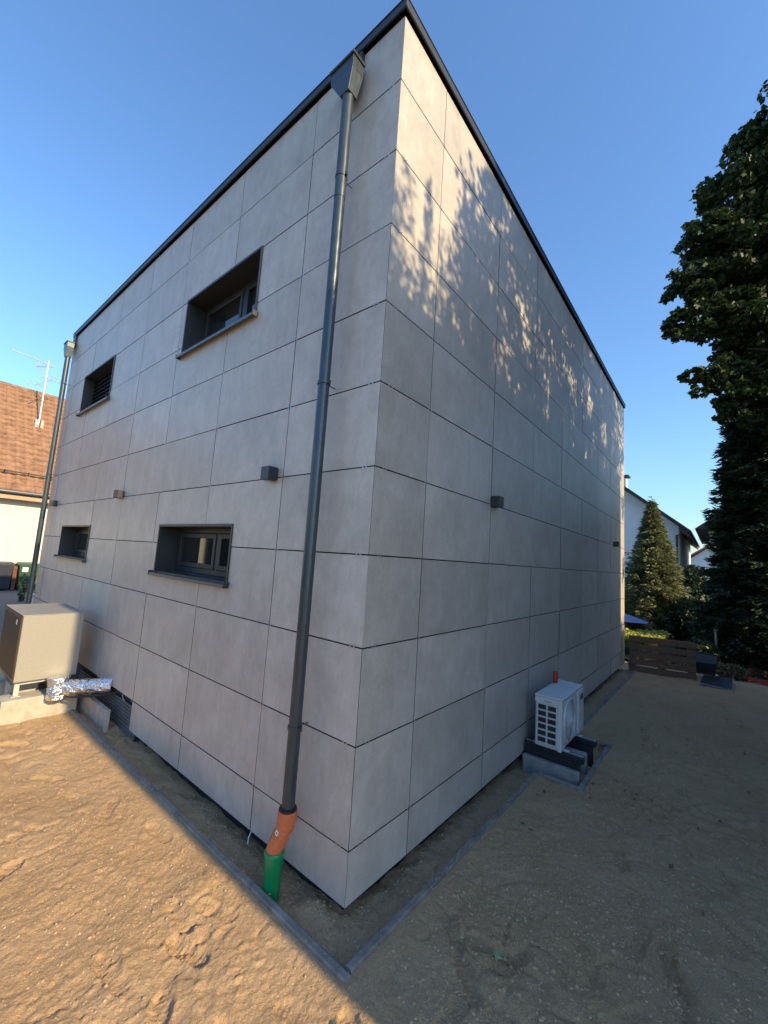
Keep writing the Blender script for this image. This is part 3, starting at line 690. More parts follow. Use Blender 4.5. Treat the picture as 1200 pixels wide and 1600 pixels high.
tb = empty('plastic_tub', 'black plastic tub lying tipped over beside the pallet', 'tub')
def tub(loc, rz, tilt, parent, L=.5, Wd=.36, Hh=.30):
    b = MB(); t = .012
    def rg(f, z): return [(-L/2*f, -Wd/2*f, z), (L/2*f, -Wd/2*f, z), (L/2*f, Wd/2*f, z), (-L/2*f, Wd/2*f, z)]
    r0, r1, i1, i0 = rg(.78, 0), rg(1, Hh), rg(.96, Hh), rg(.75, .02); b.v = r0+r1+i1+i0
    b.f = [(3, 2, 1, 0)]+[(k, (k+1) % 4, 4+(k+1) % 4, 4+k) for k in range(4)]+[(4+k, 4+(k+1) % 4, 8+(k+1) % 4, 8+k) for k in range(4)]+[(8+k, 8+(k+1) % 4, 12+(k+1) % 4, 12+k) for k in range(4)]+[(12, 13, 14, 15)]
    Mx = Matrix.Translation(loc) @ Matrix.Rotation(rz, 4, 'Z') @ Matrix.Rotation(tilt, 4, 'X')
    b.v = [tuple(Mx @ Vector(v)) for v in b.v]; b.build('body', 'tub', parent, bevel=.01)
    c = MB(); 
    for (p, q) in (((-L/2, -Wd/2, Hh), (L/2, -Wd/2, Hh)), ((L/2, -Wd/2, Hh), (L/2, Wd/2, Hh)), ((L/2, Wd/2, Hh), (-L/2, Wd/2, Hh)), ((-L/2, Wd/2, Hh), (-L/2, -Wd/2, Hh))):
        c.tube([Mx @ Vector(p), Mx @ Vector(q)], .014, 8)
    c.build('rim', 'tub', parent, smooth=True)
tub(Vector((9.60, -1.50, -.14)), RAD(100), RAD(66), tb)
sc = empty('metal_tray', 'dark flat tray lying on the soil in front of the black tub', 'tray')
b = MB(); b.hexa([(9.0, -1.45, -.395), (9.02, -1.92, -.395), (9.62, -1.95, -.395), (9.62, -1.50, -.395), (8.98, -1.43, -.33), (9.0, -1.94, -.36), (9.64, -1.97, -.20), (9.64, -1.48, -.24)][0:4][::-1]+[(8.98, -1.43, -.36), (9.0, -1.94, -.375), (9.64, -1.97, -.24), (9.64, -1.48, -.27)][::-1]); b.build('body', 'tub', sc, bevel=.006)
b = MB(); b.tube([(8.98, -1.43, -.355), (9.0, -1.94, -.37), (9.64, -1.97, -.235)], .01, 6); b.build('rim', 'clip', sc, smooth=True)
def rag(x, y, z, s, seed):
    rr = random.Random(seed); b = MB(); n = 12; b.v = [(x, y, z+s*.7)]
    for k in range(3):
        for i in range(n): a = 2*math.pi*i/n; r = s*(.4+.3*k)*rr.uniform(.75, 1.2); b.v.append((x+r*math.cos(a), y+r*math.sin(a), z+s*(.55-.27*k)*rr.uniform(.6, 1.2)))
    b.f = [(0, 1+i, 1+(i+1) % n) for i in range(n)]+[(1+k*n+i, 1+(k+1)*n+i, 1+(k+1)*n+(i+1) % n, 1+k*n+(i+1) % n) for k in range(2) for i in range(n)]
    return b
tag(rag(9.95, -1.62, -.30, .10, 2).build('cloth_rag', 'sticker', smooth=True), 'crumpled white rag lying beside the black tub', 'rag')
hs = empty('red_hose', 'loop of red hose lying on the ground at the right edge', 'hose')
b = MB(); b.tube([(10.75+.55*math.cos(a), -2.55+.55*math.sin(a)*1.0, GZ+.05+.02*math.sin(3*a)) for a in np.linspace(0, 6.1, 40)], .025, 10); b.build('outer_loop', 'red', hs, smooth=True)
b = MB(); b.tube([(10.78+.49*math.cos(a), -2.56+.49*math.sin(a), GZ+.09+.015*math.sin(2*a)) for a in np.linspace(.4, 6.3, 40)], .022, 10); b.build('inner_loop', 'red', hs, smooth=True)
gp = empty('garden_post', 'slim pale metal post standing before the dark fir', 'post')
b = MB(); b.tube([(12.1, -1.69, GZ), (12.1, -1.69, .42)], .028, 10); b.build('shaft', 'clip', gp, smooth=True)
b = MB(); b.tube([(12.1, -1.69, .4205), (12.1, -1.69, .50)], [.03, .055], 10); b.build('head', 'clip', gp, smooth=True)
cl = MB(); 
for i in range(5): cl.tube([(9.44+.045*math.cos(a), -.14+.045*math.sin(a), -.40+.045*i+a*.006) for a in np.linspace(0, 6.28, 14)], .022, 8)
tag(cl.build('coiled_pipe_end', 'conc_grey', smooth=True), 'pale corrugated pipe end at the far corner of the right facade', 'pipe')
tag(MB().tube([(.03, 1.0, -.30), (-.005, 1.0, -.36), (-.012, .995, -.40)], .004, 6).build('cable_end', 'sticker', smooth=True), 'short pale cable end hanging below the panels near the green pipe', 'cable')
lf = MB(); lv = []
for i in range(11):
    a = 2*math.pi*i/11; r = .040 if i % 2 == 0 else .018; lv.append((.42+r*math.cos(a)*1.1, -.78+r*math.sin(a), -.362+.008*math.sin(3*a)))
lf.v = [(.42, -.78, -.358)]+lv; lf.f = [(0, 1+i, 1+(i+1) % 11) for i in range(11)]; lf.tube([(.42, -.78, -.36), (.46, -.82, -.365)], .002, 5)
tag(lf.build('fallen_leaf', 'dryleaf'), 'single pale green lobed leaf lying on the dark soil', 'leaf')
def litter(name, N, xr, yr, s, m, seed):
    r = np.random.default_rng(seed); x = r.uniform(*xr, N); y = r.uniform(*yr, N); z = hz(x, y)+.012; a = r.uniform(0, 6.28, N); sz = s*r.uniform(.5, 1.2, N)
    u = np.stack([np.cos(a), np.sin(a), r.uniform(-.3, .3, N)], -1)*sz[:, None]; v = np.stack([-np.sin(a), np.cos(a), r.uniform(-.3, .3, N)], -1)*sz[:, None]*.45
    c = np.stack([x, y, z], -1); V = np.stack([c-u, c+v, c+u, c-v], 1).reshape(-1, 3)
    return tag(raw(name, V, np.arange(4*N).reshape(-1, 4), m), kind='stuff')
tag(litter('leaf_litter', 130, (1.5, 9.5), (-2.6, -.3), .028, 'russet', 8), 'dry leaf scraps scattered on the shaded soil', 'leaf litter')
tag(litter('paper_scraps', 40, (3.5, 9.5), (-2.0, -.3), .022, 'stone', 9), 'pale scraps scattered on the shaded soil', 'litter')

# ================================================================== NEIGHBOURING HOUSES
def windowpart(par, x0, x1, y0, y1, z0, z1, axis_, m='whitewall'):
    if axis_ == 'x':
        f = MB(); t = .07
        f.box(x0-.03, x0+.05, y0, y0+t, z0, z1); f.box(x0-.03, x0+.05, y1-t, y1, z0, z1); f.box(x0-.03, x0+.05, y0+t, y1-t, z0, z0+t); f.box(x0-.03, x0+.05, y0+t, y1-t, z1-t, z1)
        f.box(x0-.03, x0+.05, (y0+y1)/2-.04, (y0+y1)/2+.04, z0+t, z1-t)
        w = f.build('window', m, par); MB().box(x0-.01, x0+.01, y0+t, y1-t, z0+t, z1-t).build('pane', 'pane', w)
    else:
        f = MB(); t = .07
        f.box(x0, x0+t, y0-.03, y0+.05, z0, z1); f.box(x1-t, x1, y0-.03, y0+.05, z0, z1); f.box(x0+t, x1-t, y0-.03, y0+.05, z0, z0+t); f.box(x0+t, x1-t, y0-.03, y0+.05, z1-t, z1)
        w = f.build('window', m, par); MB().box(x0+t, x1-t, y0-.01, y0+.01, z0+t, z1-t).build('pane', 'pane', w)
# left: brown tiled house
nh = empty('tiled_house', 'cream rendered neighbouring house with brown tiled roof at the left edge', 'house')
wx0, wx1, wy0, wy1, ez = -9.0, 7.6, 20.6, 28.8, 3.5
MB().box(wx0, wx1, wy0, wy1, -.6, ez).build('wall', 'cream', nh)
ry, rz_ = (wy0+wy1)/2, 8.9
ey0 = wy0-.45; ez0 = ez+.05; sl_ = (rz_-ez0)/(ry-ey0)
b = MB(); t = .14
b.hexa([(wx0-.4, ey0, ez0-t), (wx1+.4, ey0, ez0-t), (wx1+.4, ry, rz_-t), (wx0-.4, ry, rz_-t), (wx0-.4, ey0, ez0), (wx1+.4, ey0, ez0), (wx1+.4, ry, rz_), (wx0-.4, ry, rz_)])
b.hexa([(wx0-.4, ry, rz_-t), (wx1+.4, ry, rz_-t), (wx1+.4, 2*ry-ey0, ez0-t), (wx0-.4, 2*ry-ey0, ez0-t), (wx0-.4, ry, rz_), (wx1+.4, ry, rz_), (wx1+.4, 2*ry-ey0, ez0), (wx0-.4, 2*ry-ey0, ez0)])
rf = b.build('roof', 'roofdark', nh)
b = MB()
for x_ in (wx0+.001, wx1-.001): b.v += [(x_, wy0, ez), (x_, wy1, ez), (x_, ry, rz_-.2)]; b.f.append((len(b.v)-3, len(b.v)-2, len(b.v)-1))
b.build('gable', 'cream', nh)
# clay tiles as geometry: rows of rolled tiles on the slope facing us
ln = math.hypot(ry-ey0, rz_-ez0); un = ((ry-ey0)/ln, (rz_-ez0)/ln); nn = (-un[1], un[0]); tw, tl = .30, .34
prof = [(0, .0), (.06, .045), (.13, .055), (.19, .02), (.30, .0)]; V = []; Fq = []
for i in range(int(ln/tl)+1):
    for j in range(int((wx1-wx0+.8)/tw)):
        xx = wx0-.4+j*tw; s0 = i*tl-.03; s1 = min(s0+tl+.02, ln); jit = random.uniform(-.006, .012); k0 = len(V)
        for (dx, dh) in prof:
            for s_, lift in ((s0, .085+jit), (s1, .012)):
                V.append((xx+dx, ey0+un[0]*s_+nn[0]*(dh+lift), ez0+un[1]*s_+nn[1]*(dh+lift)))
            
        for k in range(4): Fq.append((k0+2*k, k0+2*k+2, k0+2*k+3, k0+2*k+1))
        k1 = len(V)
        for (dx, dh) in prof: V.append((xx+dx, ey0+un[0]*s0+nn[0]*(-.0), ez0+un[1]*s0+nn[1]*.0))
        for k in range(4): Fq.append((k1+k, k1+k+1, k0+2*k+2, k0+2*k))
tag(raw('roof_tiles', V, Fq, 'tile', rf), kind='stuff')
b = MB(); b.tube([(wx0-.4, ry, rz_+.05), (wx1+.4, ry, rz_+.05)], .12, 10); b.build('ridge_tiles', 'tile', rf, smooth=True)
b = MB(); b.tube([(wx0-.4, ey0-.07, ez0-.06), (wx1+.4, ey0-.07, ez0-.06)], .075, 10); b.build('gutter', 'sill', nh, smooth=True)
MB().box(wx0-.4, wx1+.4, ey0+.02, wy0, ez0-.34, ez0-.16).build('eaves_board', mat('tan_board', (.42, .30, .20), .8, var=.15), nh)
b = MB(); s_ = .85
for zz_ in (0, .12): b.tube([(wx0-.2, ey0+un[0]*s_+nn[0]*(.12+zz_), ez0+un[1]*s_+nn[1]*(.12+zz_)), (wx1+.2, ey0+un[0]*s_+nn[0]*(.12+zz_), ez0+un[1]*s_+nn[1]*(.12+zz_))], .02, 6)
for i in range(22):
    xx = wx0+i*.75; b.tube([(xx, ey0+un[0]*s_, ez0+un[1]*s_), (xx, ey0+un[0]*s_+nn[0]*.3, ez0+un[1]*s_+nn[1]*.3)], .018, 6)
b.build('snow_guard', 'rubber', rf)
windowpart(nh, -4.2, -2.6, wy0, wy0, .6, 2.0, 'y'); windowpart(nh, 4.2, 5.6, wy0, wy0, .6, 2.0, 'y')
an = empty('roof_antenna', 'white rooftop television antenna mast with spiky crossbars', 'antenna')
amx, amy = 1.95, 23.0; az_ = ez0+sl_*(amy-ey0)
b = MB(); b.tube([(amx, amy, az_-.3), (amx, amy, 10.2)], .035, 10); b.build('mast', 'alu', an, smooth=True)
b = MB(); b.box(amx-.16, amx-.05, amy-.18, amy+.1, az_-.05, az_+.32); b.box(amx+.05, amx+.16, amy-.18, amy+.1, az_-.05, az_+.32); b.build('foot', 'conc', an)
def yagi(z, ang, L, n, w0, w1, vert):
    b = MB(); d = Vector((math.cos(ang), math.sin(ang), 0)); p = Vector((amx, amy, z)); s = Vector((-d.y, d.x, 0)); b.tube([p-d*.3, p+d*L], .016, 6)
    for i in range(n):
        q = p+d*(L*i/(n-1)); w = w0+(w1-w0)*i/(n-1); v = Vector((0, 0, 1)) if vert else s
        b.tube([q-v*w, q+v*w], .009, 5)
    b.build('crossbar_array', 'alu', an)
yagi(10.05, math.pi+.25, 1.45, 12, .25, .07, False); yagi(9.9, 2.2, .6, 6, .25, .2, True); yagi(9.4, .3, .65, 5, .5, .3, False); yagi(8.95, 2.7, .7, 4, .5, .4, False)
b = MB(); b.tube([(amx-.4, amy-.35, 8.75), (amx+.35, amy+.35, 9.5)], .02, 6); b.build('brace', 'alu', an)

def bin_(x0, x1, y0, m, label):
    o = empty('wheelie_bin', label, 'bin'); h = 1.0; i = .05; y1 = y0+.62
    b = MB(); b.hexa([(x0+i, y0+i, GZ+.05), (x1-i, y0+i, GZ+.05), (x1-i, y1-i, GZ+.05), (x0+i, y1-i, GZ+.05), (x0, y0, GZ+h), (x1, y0, GZ+h), (x1, y1, GZ+h), (x0, y1, GZ+h)]); b.build('body', m, o, bevel=.02)
    b = MB(); b.hexa([(x0-.03, y0-.04, GZ+h+.001), (x1+.03, y0-.04, GZ+h+.001), (x1+.03, y1+.04, GZ+h+.001), (x0-.03, y1+.04, GZ+h+.001), (x0, y0, GZ+h+.06), (x1, y0, GZ+h+.06), (x1, y1, GZ+h+.09), (x0, y1, GZ+h+.09)]); b.build('lid', m, o, bevel=.015)
    for xx in (x0+.02, x1-.07): MB().tube([(xx, y1-.06, GZ+.1), (xx+.05, y1-.06, GZ+.1)], .1, 16).build('wheel', 'rubber', o, smooth=True)
    return o
bin_(.75, 1.40, 19.7, 'binblack', 'dark blue-black wheelie bin beside the green one by the cream wall')
g_ = bin_(1.56, 2.16, 19.7, 'bingreen', 'green wheelie bin with white sticker by the cream wall')
MB().box(1.66, 1.84, 19.690, 19.699, .34, .52).build('sticker', 'sticker', g_)
bk = MB(); bk.box(1.42, 1.54, 19.9, 20.1, GZ, .55); tag(bk.build('brick_pile', mat('brick', (.16, .07, .05), .9, var=.4, scale=9)), 'narrow stack of old red bricks between the two bins', 'bricks')
gb = empty('storage_box', 'pale grey lidded plastic box on the gravel beyond the heat pump', 'box')
MB().box(1.02, 1.75, 14.2, 14.8, GZ, -.02).build('body', 'sticker', gb, bevel=.02); MB().box(.99, 1.78, 14.17, 14.83, -.0195, .03).build('lid', mat('grey_lid', (.42, .45, .48), .5), gb, bevel=.012)
tag(MB().box(-8.5, 7.6, 20.45, 20.59, -.4, .62).build('low_plinth_wall', mat('dark_plinth', (.10, .10, .09), .9, var=.3)), 'dark low plinth wall behind the bins', 'wall')

# right: white gabled house
wh = empty('white_gable_house', 'white rendered house with steep gable and wide brown eaves behind the spruce', 'house')
hx, hy0, hez = 24.0, -.24, 4.42; apy = 4.2; SLP = .845; apz = hez+(apy-hy0)*SLP
b = MB(); b.v = [(hx, hy0, -.6), (hx, 2*apy-hy0, -.6), (hx, 2*apy-hy0, hez), (hx, apy, apz), (hx, hy0, hez), (hx+11, hy0, -.6), (hx+11, 2*apy-hy0, -.6), (hx+11, 2*apy-hy0, hez), (hx+11, apy, apz), (hx+11, hy0, hez)]
b.f = [(0, 4, 3, 2, 1), (5, 6, 7, 8, 9), (0, 5, 9, 4), (1, 2, 7, 6)]; b.build('wall', 'whitewall', wh)
b = MB(); ov = .52; t = .17
for sg in (-1, 1):
    e = (apy+sg*(apy-hy0+ov)); e_z = apz-(apy-hy0+ov)*SLP
    p = [(hx-.5, e, e_z+.03), (hx+11.5, e, e_z+.03), (hx+11.5, apy, apz+.03), (hx-.5, apy, apz+.03)]
    if sg > 0: p = p[::-1]
    b.hexa(p+[(x, y, z+t) for x, y, z in p])
rfw = b.build('roof', 'roofdark', wh)
b = MB(); b.box(hx+.6, hx+1.2, 2.25, 2.85, 6.0, 7.3); b.build('chimney', 'whitewall', rfw); MB().box(hx+.5, hx+1.3, 2.1, 3.0, 7.41, 7.48).build('chimney_cap', 'brownwood', rfw)
b = MB(); e_z = apz-(apy-hy0+ov)*SLP; b.hexa([(hx-.46, hy0-ov+.05, e_z-.14), (hx+11, hy0-ov+.05, e_z-.14), (hx+11, hy0, hez-.22), (hx-.46, hy0, hez-.22), (hx-.46, hy0-ov+.05, e_z+.02), (hx+11, hy0-ov+.05, e_z+.02), (hx+11, hy0, hez+.02), (hx-.46, hy0, hez+.02)]); b.build('eaves', 'brownwood', wh)
b = MB(); b.tube([(hx-.06, hy0+.1, -.4), (hx-.06, hy0+.1, hez-.45), (hx-.06, hy0-.3, hez-.35)], .05, 8); b.build('downpipe', 'brownwood', wh, smooth=True)
MB().box(hx-.02, hx-.002, hy0+.2, 2*apy-hy0-.2, 2.95, 3.0).build('string_course', 'conc_grey', wh)
windowpart(wh, hx, hx, 3.4, 4.8, .8, 2.1, 'x'); windowpart(wh, hx, hx, 5.8, 7.2, .8, 2.1, 'x')
# middle distance: pale house with red roof
fh = empty('far_red_roof_house', 'distant pale house with red tiled roof seen between the garden trees', 'house')
b = MB(); y_a, y_b = -4.5, 1.1; b.v = [(45, y_a, -.6), (45, y_b, -.6), (45, y_b, 2.9), (45, (y_a+y_b)/2, 5.1), (45, y_a, 2.9), (54, y_a, -.6), (54, y_b, -.6), (54, y_b, 2.9), (54, (y_a+y_b)/2, 5.1), (54, y_a, 2.9)]
b.f = [(0, 4, 3, 2, 1), (5, 6, 7, 8, 9), (0, 5, 9, 4), (1, 2, 7, 6)]; b.build('wall', 'whitewall', fh)
b = MB(); ym_ = (y_a+y_b)/2
b.hexa([(44.6, ym_, 5.13), (54.4, ym_, 5.13), (54.4, y_b+.5, 2.75), (44.6, y_b+.5, 2.75), (44.6, ym_, 5.3), (54.4, ym_, 5.3), (54.4, y_b+.5, 2.92), (44.6, y_b+.5, 2.92)])
b.hexa([(44.6, y_a-.5, 2.75), (54.4, y_a-.5, 2.75), (54.4, ym_, 5.13), (44.6, ym_, 5.13), (44.6, y_a-.5, 2.92), (54.4, y_a-.5, 2.92), (54.4, ym_, 5.3), (44.6, ym_, 5.3)]); b.build('roof', 'redroof', fh)
windowpart(fh, 45, 45, -.9, .1, 1.6, 3.0, 'x'); windowpart(fh, 45, 45, -2.6, -1.6, 1.6, 3.0, 'x')
f2 = empty('far_red_gable_house', 'distant house with broad red roof just right of the white gable house', 'house')
MB().box(52, 60, 1.5, 8, -.6, 4.0).build('wall', 'whitewall', f2)
b = MB(); b.hexa([(51.6, 1.0, 3.9), (60, 1.0, 3.9), (60, 8.4, 3.9), (51.6, 8.4, 3.9), (54.5, 1.2, 6.4), (57, 1.2, 6.4), (57, 8.2, 6.4), (54.5, 8.2, 6.4)]); b.build('roof', 'redroof', f2)
# right: pale house behind the dark fir
ph = empty('pale_house', 'pale rendered house with dark eaves half hidden behind the dark fir', 'house')
MB().box(23, 32, -9.5, -1.45, -.6, 4.15).build('wall', 'cream', ph)
b = MB(); b.hexa([(22.2, -10.3, 4.15), (33, -10.3, 4.15), (33, -.95, 4.15), (22.2, -.95, 4.15), (22.2, -5.5, 7.6), (33, -5.5, 7.6), (33, -5.3, 7.6), (22.2, -5.3, 7.6)]); b.build('roof', 'roofdark', ph)
MB().box(22.3, 23, -9.4, -1.3, 2.0, 2.15).build('canopy', 'brownwood', ph)
windowpart(ph, 23, 23, -4, -2.6, .6, 1.8, 'x')

# ================================================================== PLANTS
def leaves(C, size, normal_bias=None, aspect=.7, seed=0):
    """one folded four-point leaf per centre"""
    r = np.random.default_rng(seed); n = len(C)
    nrm = r.normal(size=(n, 3)); 
    if normal_bias is not None: nrm += normal_bias
    nrm /= np.linalg.norm(nrm, axis=1)[:, None]
    t = np.cross(nrm, r.normal(size=(n, 3))); t /= np.linalg.norm(t, axis=1)[:, None]; u = np.cross(nrm, t)
    s = (size*r.uniform(.6, 1.25, n))[:, None]
    a = C-t*s; b = C+u*s*aspect+nrm*s*.18; c = C+t*s; d = C-u*s*aspect+nrm*s*.18
    V = np.stack([a, b, c, d], 1).reshape(-1, 3); F = np.arange(4*n).reshape(-1, 4)
    return V, F
def blob_points(n, c, r, seed, shell=.55):
    g = np.random.default_rng(seed); d = g.normal(size=(n, 3)); d /= np.linalg.norm(d, axis=1)[:, None]
    rad = (shell+(1-shell)*g.random(n)**.6)
    return np.array(c)+d*rad[:, None]*np.array(r)
def limb(b, p, q, r0, r1, seed, n=5):
    rr = random.Random(seed); p = Vector(p); q = Vector(q); pts = []
    for i in range(n+1):
        t = i/n; v = p.lerp(q, t); j = (q-p).length*.04*math.sin(math.pi*t); pts.append(v+Vector((rr.uniform(-j, j), rr.uniform(-j, j), rr.uniform(-j, j)+j)))
    b.tube(pts, [r0+(r1-r0)*i/n for i in range(n+1)], 8)
def at(px, py, depth):   # a point at a given depth in front of where the photographer stood
    return CAM+(rt2*((px-600)/637.4)-up2*((py-800)/637.4)+fwd)*depth
def broadleaf(name, label, base, lobes, nleaf, size, m, trunk_r, seed, group=None, sub=9):
    o = empty(name, label, 'tree', group); b = MB(); base = Vector(base)
    cen = sum((Vector(l[0]) for l in lobes), Vector())/len(lobes); fork = Vector((base.x, base.y, base.z+(cen.z-base.z)*.45))
    limb(b, base, fork, trunk_r, trunk_r*.7, seed); limb(b, fork, (cen.x, cen.y, cen.z+1), trunk_r*.7, trunk_r*.25, seed+1)
    for i, (c, r) in enumerate(lobes):
        st = fork.lerp(cen, random.Random(i+seed).uniform(.2, .9)); limb(b, st, st.lerp(Vector(c), .45), trunk_r*.22, .015, seed+i)
    b.build('trunk', 'bark', o, smooth=True)
    tot = sum((r[0]*r[1]*r[2])**.66 for c, r in lobes); P = []
    g = np.random.default_rng(seed)
    for i, (c, r) in enumerate(lobes):
        n = int(nleaf*(r[0]*r[1]*r[2])**.66/tot); ns = max(6, int(sub*(r[0]+r[1])))
        sc_ = blob_points(ns, c, np.array(r)*.86, seed*31+i, .45)       # twig clumps inside each lobe
        k = g.integers(0, ns, n); off = g.normal(size=(n, 3)); off /= np.linalg.norm(off, axis=1)[:, None]; off *= (g.random(n)**.5)[:, None]
        P.append(sc_[k]+off*np.array([.34, .34, .22])*min(1.0, max(r)*.55+.12))
    P = np.concatenate(P); V, F = leaves(P, size, np.array([0, 0, .8]), .75, seed+5)
    raw('crown', V, F, m, o); return o

# big maple at the right edge of the view
ML = []
def lobe(px, py, rp, d, sq=.85):
    r = rp/637.4*d*.95; ML.append((tuple(at(px, py, d)), (r, r, r*sq)))
for a in [(1215, 395, 120, 10.4), (1250, 250, 110, 10.4), (1140, 400, 82, 10.2), (1108, 372, 50, 10.1), (1160, 300, 76, 10.3), (1082, 445, 44, 10.0), (1196, 212, 56, 10.3), (1066, 500, 30, 9.9),
          (1052, 525, 17, 9.8), (1100, 500, 46, 10.0), (1145, 500, 66, 10.2), (1195, 520, 74, 10.3), (1082, 588, 20, 9.9), (1105, 592, 28, 10.0), (1138, 585, 42, 10.1), (1090, 612, 14, 9.9), (1165, 612, 52, 10.2),
          (1148, 645, 28, 10.1), (1200, 640, 52, 10.3), (1300, 330, 150, 10.2), (1310, 520, 150, 10.2), (1270, 620, 80, 10.2), (1400, 420, 170, 9.8), (1300, 170, 120, 10.2), (1390, 250, 140, 9.8), (1130, 440, 60, 10.6), (1170, 560, 60, 10.6), (1200, 450, 90, 10.8)]: lobe(*a)
broadleaf('maple_tree', 'tall dark broadleaf tree filling the upper right edge', (12.7, -5.4, GZ), ML, 125000, .068, 'maple', .34, 11, sub=22)

def conifer(name, label, base, h, r0, nb, m, seed, droop=.25, twl=.16, per=34, zmin=.02, columnar=0., upturn=.1):
    o = empty(name, label, 'tree'); b = MB(); bx, by, bz = base; b.tube([(bx, by, bz), (bx, by, bz+h*.5), (bx, by, bz+h)], [.02+h*.017, h*.011, .012], 10); b.build('trunk', 'bark', o, smooth=True)
    g = np.random.default_rng(seed); Vs = []
    for i in range(nb):
        t = zmin+(1-zmin)*(i/nb)**1.12; z = bz+h*t+g.uniform(-.06, .06); L = r0*((1-t)**(1-.45*columnar))*g.uniform(.72, 1.14)+.07; a = i*2.39996+g.uniform(-.4, .4)
        d = np.array([math.cos(a), math.sin(a), 0]); s = np.array([-d[1], d[0], 0]); n = max(10, int(per*(L/r0)**.8))
        u = g.random(n)**.75; u = .12+.88*u
        ctr = np.array([bx, by, z])+d[None]*(L*u)[:, None]+np.array([0, 0, 1.])[None]*(-droop*L*u+upturn*L*u**3+.10*L)[:, None]
        side = g.choice([-1., 1.], n); spread = (1-u*.72)*L*.34+.04
        lat = s[None]*(side*spread*g.random(n))[:, None]; ctr = ctr+lat+g.normal(size=(n, 3))*np.array([.03, .03, .055])
        dr = d[None]*g.uniform(.5, 1.0, n)[:, None]+s[None]*(side*g.uniform(.2, .9, n))[:, None]+np.array([0, 0, 1.])[None]*g.uniform(-.5, .35, n)[:, None]
        dr /= np.linalg.norm(dr, axis=1)[:, None]; w = np.cross(dr, g.normal(size=(n, 3))); w /= np.linalg.norm(w, axis=1)[:, None]
        l = (twl*g.uniform(.6, 1.3, n))[:, None]; ww = l*.2
        Vs.append(np.stack([ctr-dr*l*.4-w*ww*.5, ctr-dr*l*.1+w*ww, ctr+dr*l, ctr-dr*l*.1-w*ww], 1).reshape(-1, 3))
        dead = None
    # leader
    V = np.concatenate(Vs); raw('crown', V, np.arange(len(V)).reshape(-1, 4), m, o); return o
conifer('fir_tree', 'tall nearly black fir standing at the right edge below the broadleaf tree', (13.3, -2.75, GZ), 9.6, 1.55, 620, 'fir', 21, droop=.35, twl=.125, per=230, columnar=.75)
conifer('fir_tree', 'second dark fir at the far right edge behind the first', (13.3, -4.7, GZ), 8.8, 1.7, 420, 'fir', 22, droop=.35, twl=.15, per=130, columnar=.6)
conifer('spruce_tree', 'sunlit blue-green spruce before the white gable house', (16.2, .12, GZ), 4.95, 1.36, 460, 'spruce', 23, droop=.02, twl=.115, per=150, upturn=.25)

def shrub(name, label, c, r, n, size, m, seed, cat='shrub', group=None):
    o = empty(name, label, cat, group); b = MB()
    for i in range(5):
        a = i*1.257; limb(b, (c[0]+.05*math.cos(a), c[1]+.05*math.sin(a), GZ), (c[0]+r[0]*.6*math.cos(a), c[1]+r[1]*.6*math.sin(a), c[2]+r[2]*.3), .03, .008, seed+i)
    b.build('stem', 'bark', o)
    P = blob_points(n, c, r, seed, .5); g = np.random.default_rng(seed+1); P += g.normal(size=P.shape)*.07*np.mean(r); P = P[P[:, 2] > GZ]
    V, F = leaves(P, size, np.array([0, 0, .6]), .6, seed); raw('foliage', V, F, m, o); return o
shrub('round_bush', 'dark rounded bush between the white gable house and the pale house', (22.0, -.80, 1.0), (.75, .62, 1.45), 7000, .07, 'bush', 31)
shrub('garden_shrub', 'dark leafy shrub at the right foot of the spruce', (15.4, -.92, .35), (.6, .55, .8), 5000, .06, 'bush', 32)
shrub('garden_shrub', 'low dark shrub behind the slim garden post', (15.6, -1.75, .25), (.8, .55, .72), 5000, .06, 'bush', 33)
shrub('garden_shrub', 'green shrub between the pallet and the slim garden post', (11.9, -1.35, -.15), (.5, .4, .34), 4200, .05, 'hedge', 34)
shrub('garden_shrub', 'russet shrub behind the blue parasol', (14.2, .35, .05), (.6, .5, .36), 3200, .045, 'russet', 35)
shrub('garden_shrub', 'leafy green shrub at the right edge above the red hose', (11.0, -3.05, .35), (.5, .42, .8), 5200, .06, 'hedge', 36)
shrub('garden_shrub', 'low weedy clump beside the red hose', (10.6, -1.95, -.32), (.45, .35, .2), 1800, .04, 'russet', 37)
shrub('garden_shrub', 'dark shrub at the foot of the black fir', (12.6, -2.3, -.05), (.6, .5, .5), 4000, .06, 'bush', 38)
shrub('yard_weed', 'small pale weed on the gravel before the green bin', (1.15, 16.2, .1), (.14, .14, .45), 260, .05, 'spruce', 39, 'weed')
P = []; g = np.random.default_rng(41); n = 9000
xx = g.uniform(10.7, 12.3, n); yy = g.uniform(-.62, 1.2, n); zz_ = GZ+.24+.36*g.random(n)**.6+.16*vnoise(xx, yy, 2.2)
V, F = leaves(np.stack([xx, yy, zz_], -1), .042, np.array([0, 0, 1.5]), .7, 42)
tag(raw('ground_cover', V, F, 'lime'), 'sunlit yellow-green ground cover behind the pallet', 'ground cover', kind='stuff')
n = 9000; xx = g.uniform(10.3, 16.5, n); yy = g.uniform(-3.6, -.7, n); zz_ = np.full(n, GZ+.03)+.06*g.random(n)
V, F = leaves(np.stack([xx, yy, zz_], -1), .05, None, .18, 43); tag(raw('garden_grass', V, F, 'hedge'), 'dark rough grass under the garden trees', 'grass', kind='stuff')
pr = empty('blue_parasol', 'blue fabric parasol tilted low behind the yellow-green ground cover', 'parasol')
b = MB(); n = 10; tip = (13.1, .75, .62); b.v = [tip]+[(13.1+.85*math.cos(2*math.pi*i/n), .75+.85*math.sin(2*math.pi*i/n), .36+.02*math.cos(4*math.pi*i/n)) for i in range(n)]; b.f = [(0, 1+i, 1+(i+1) % n) for i in range(n)]
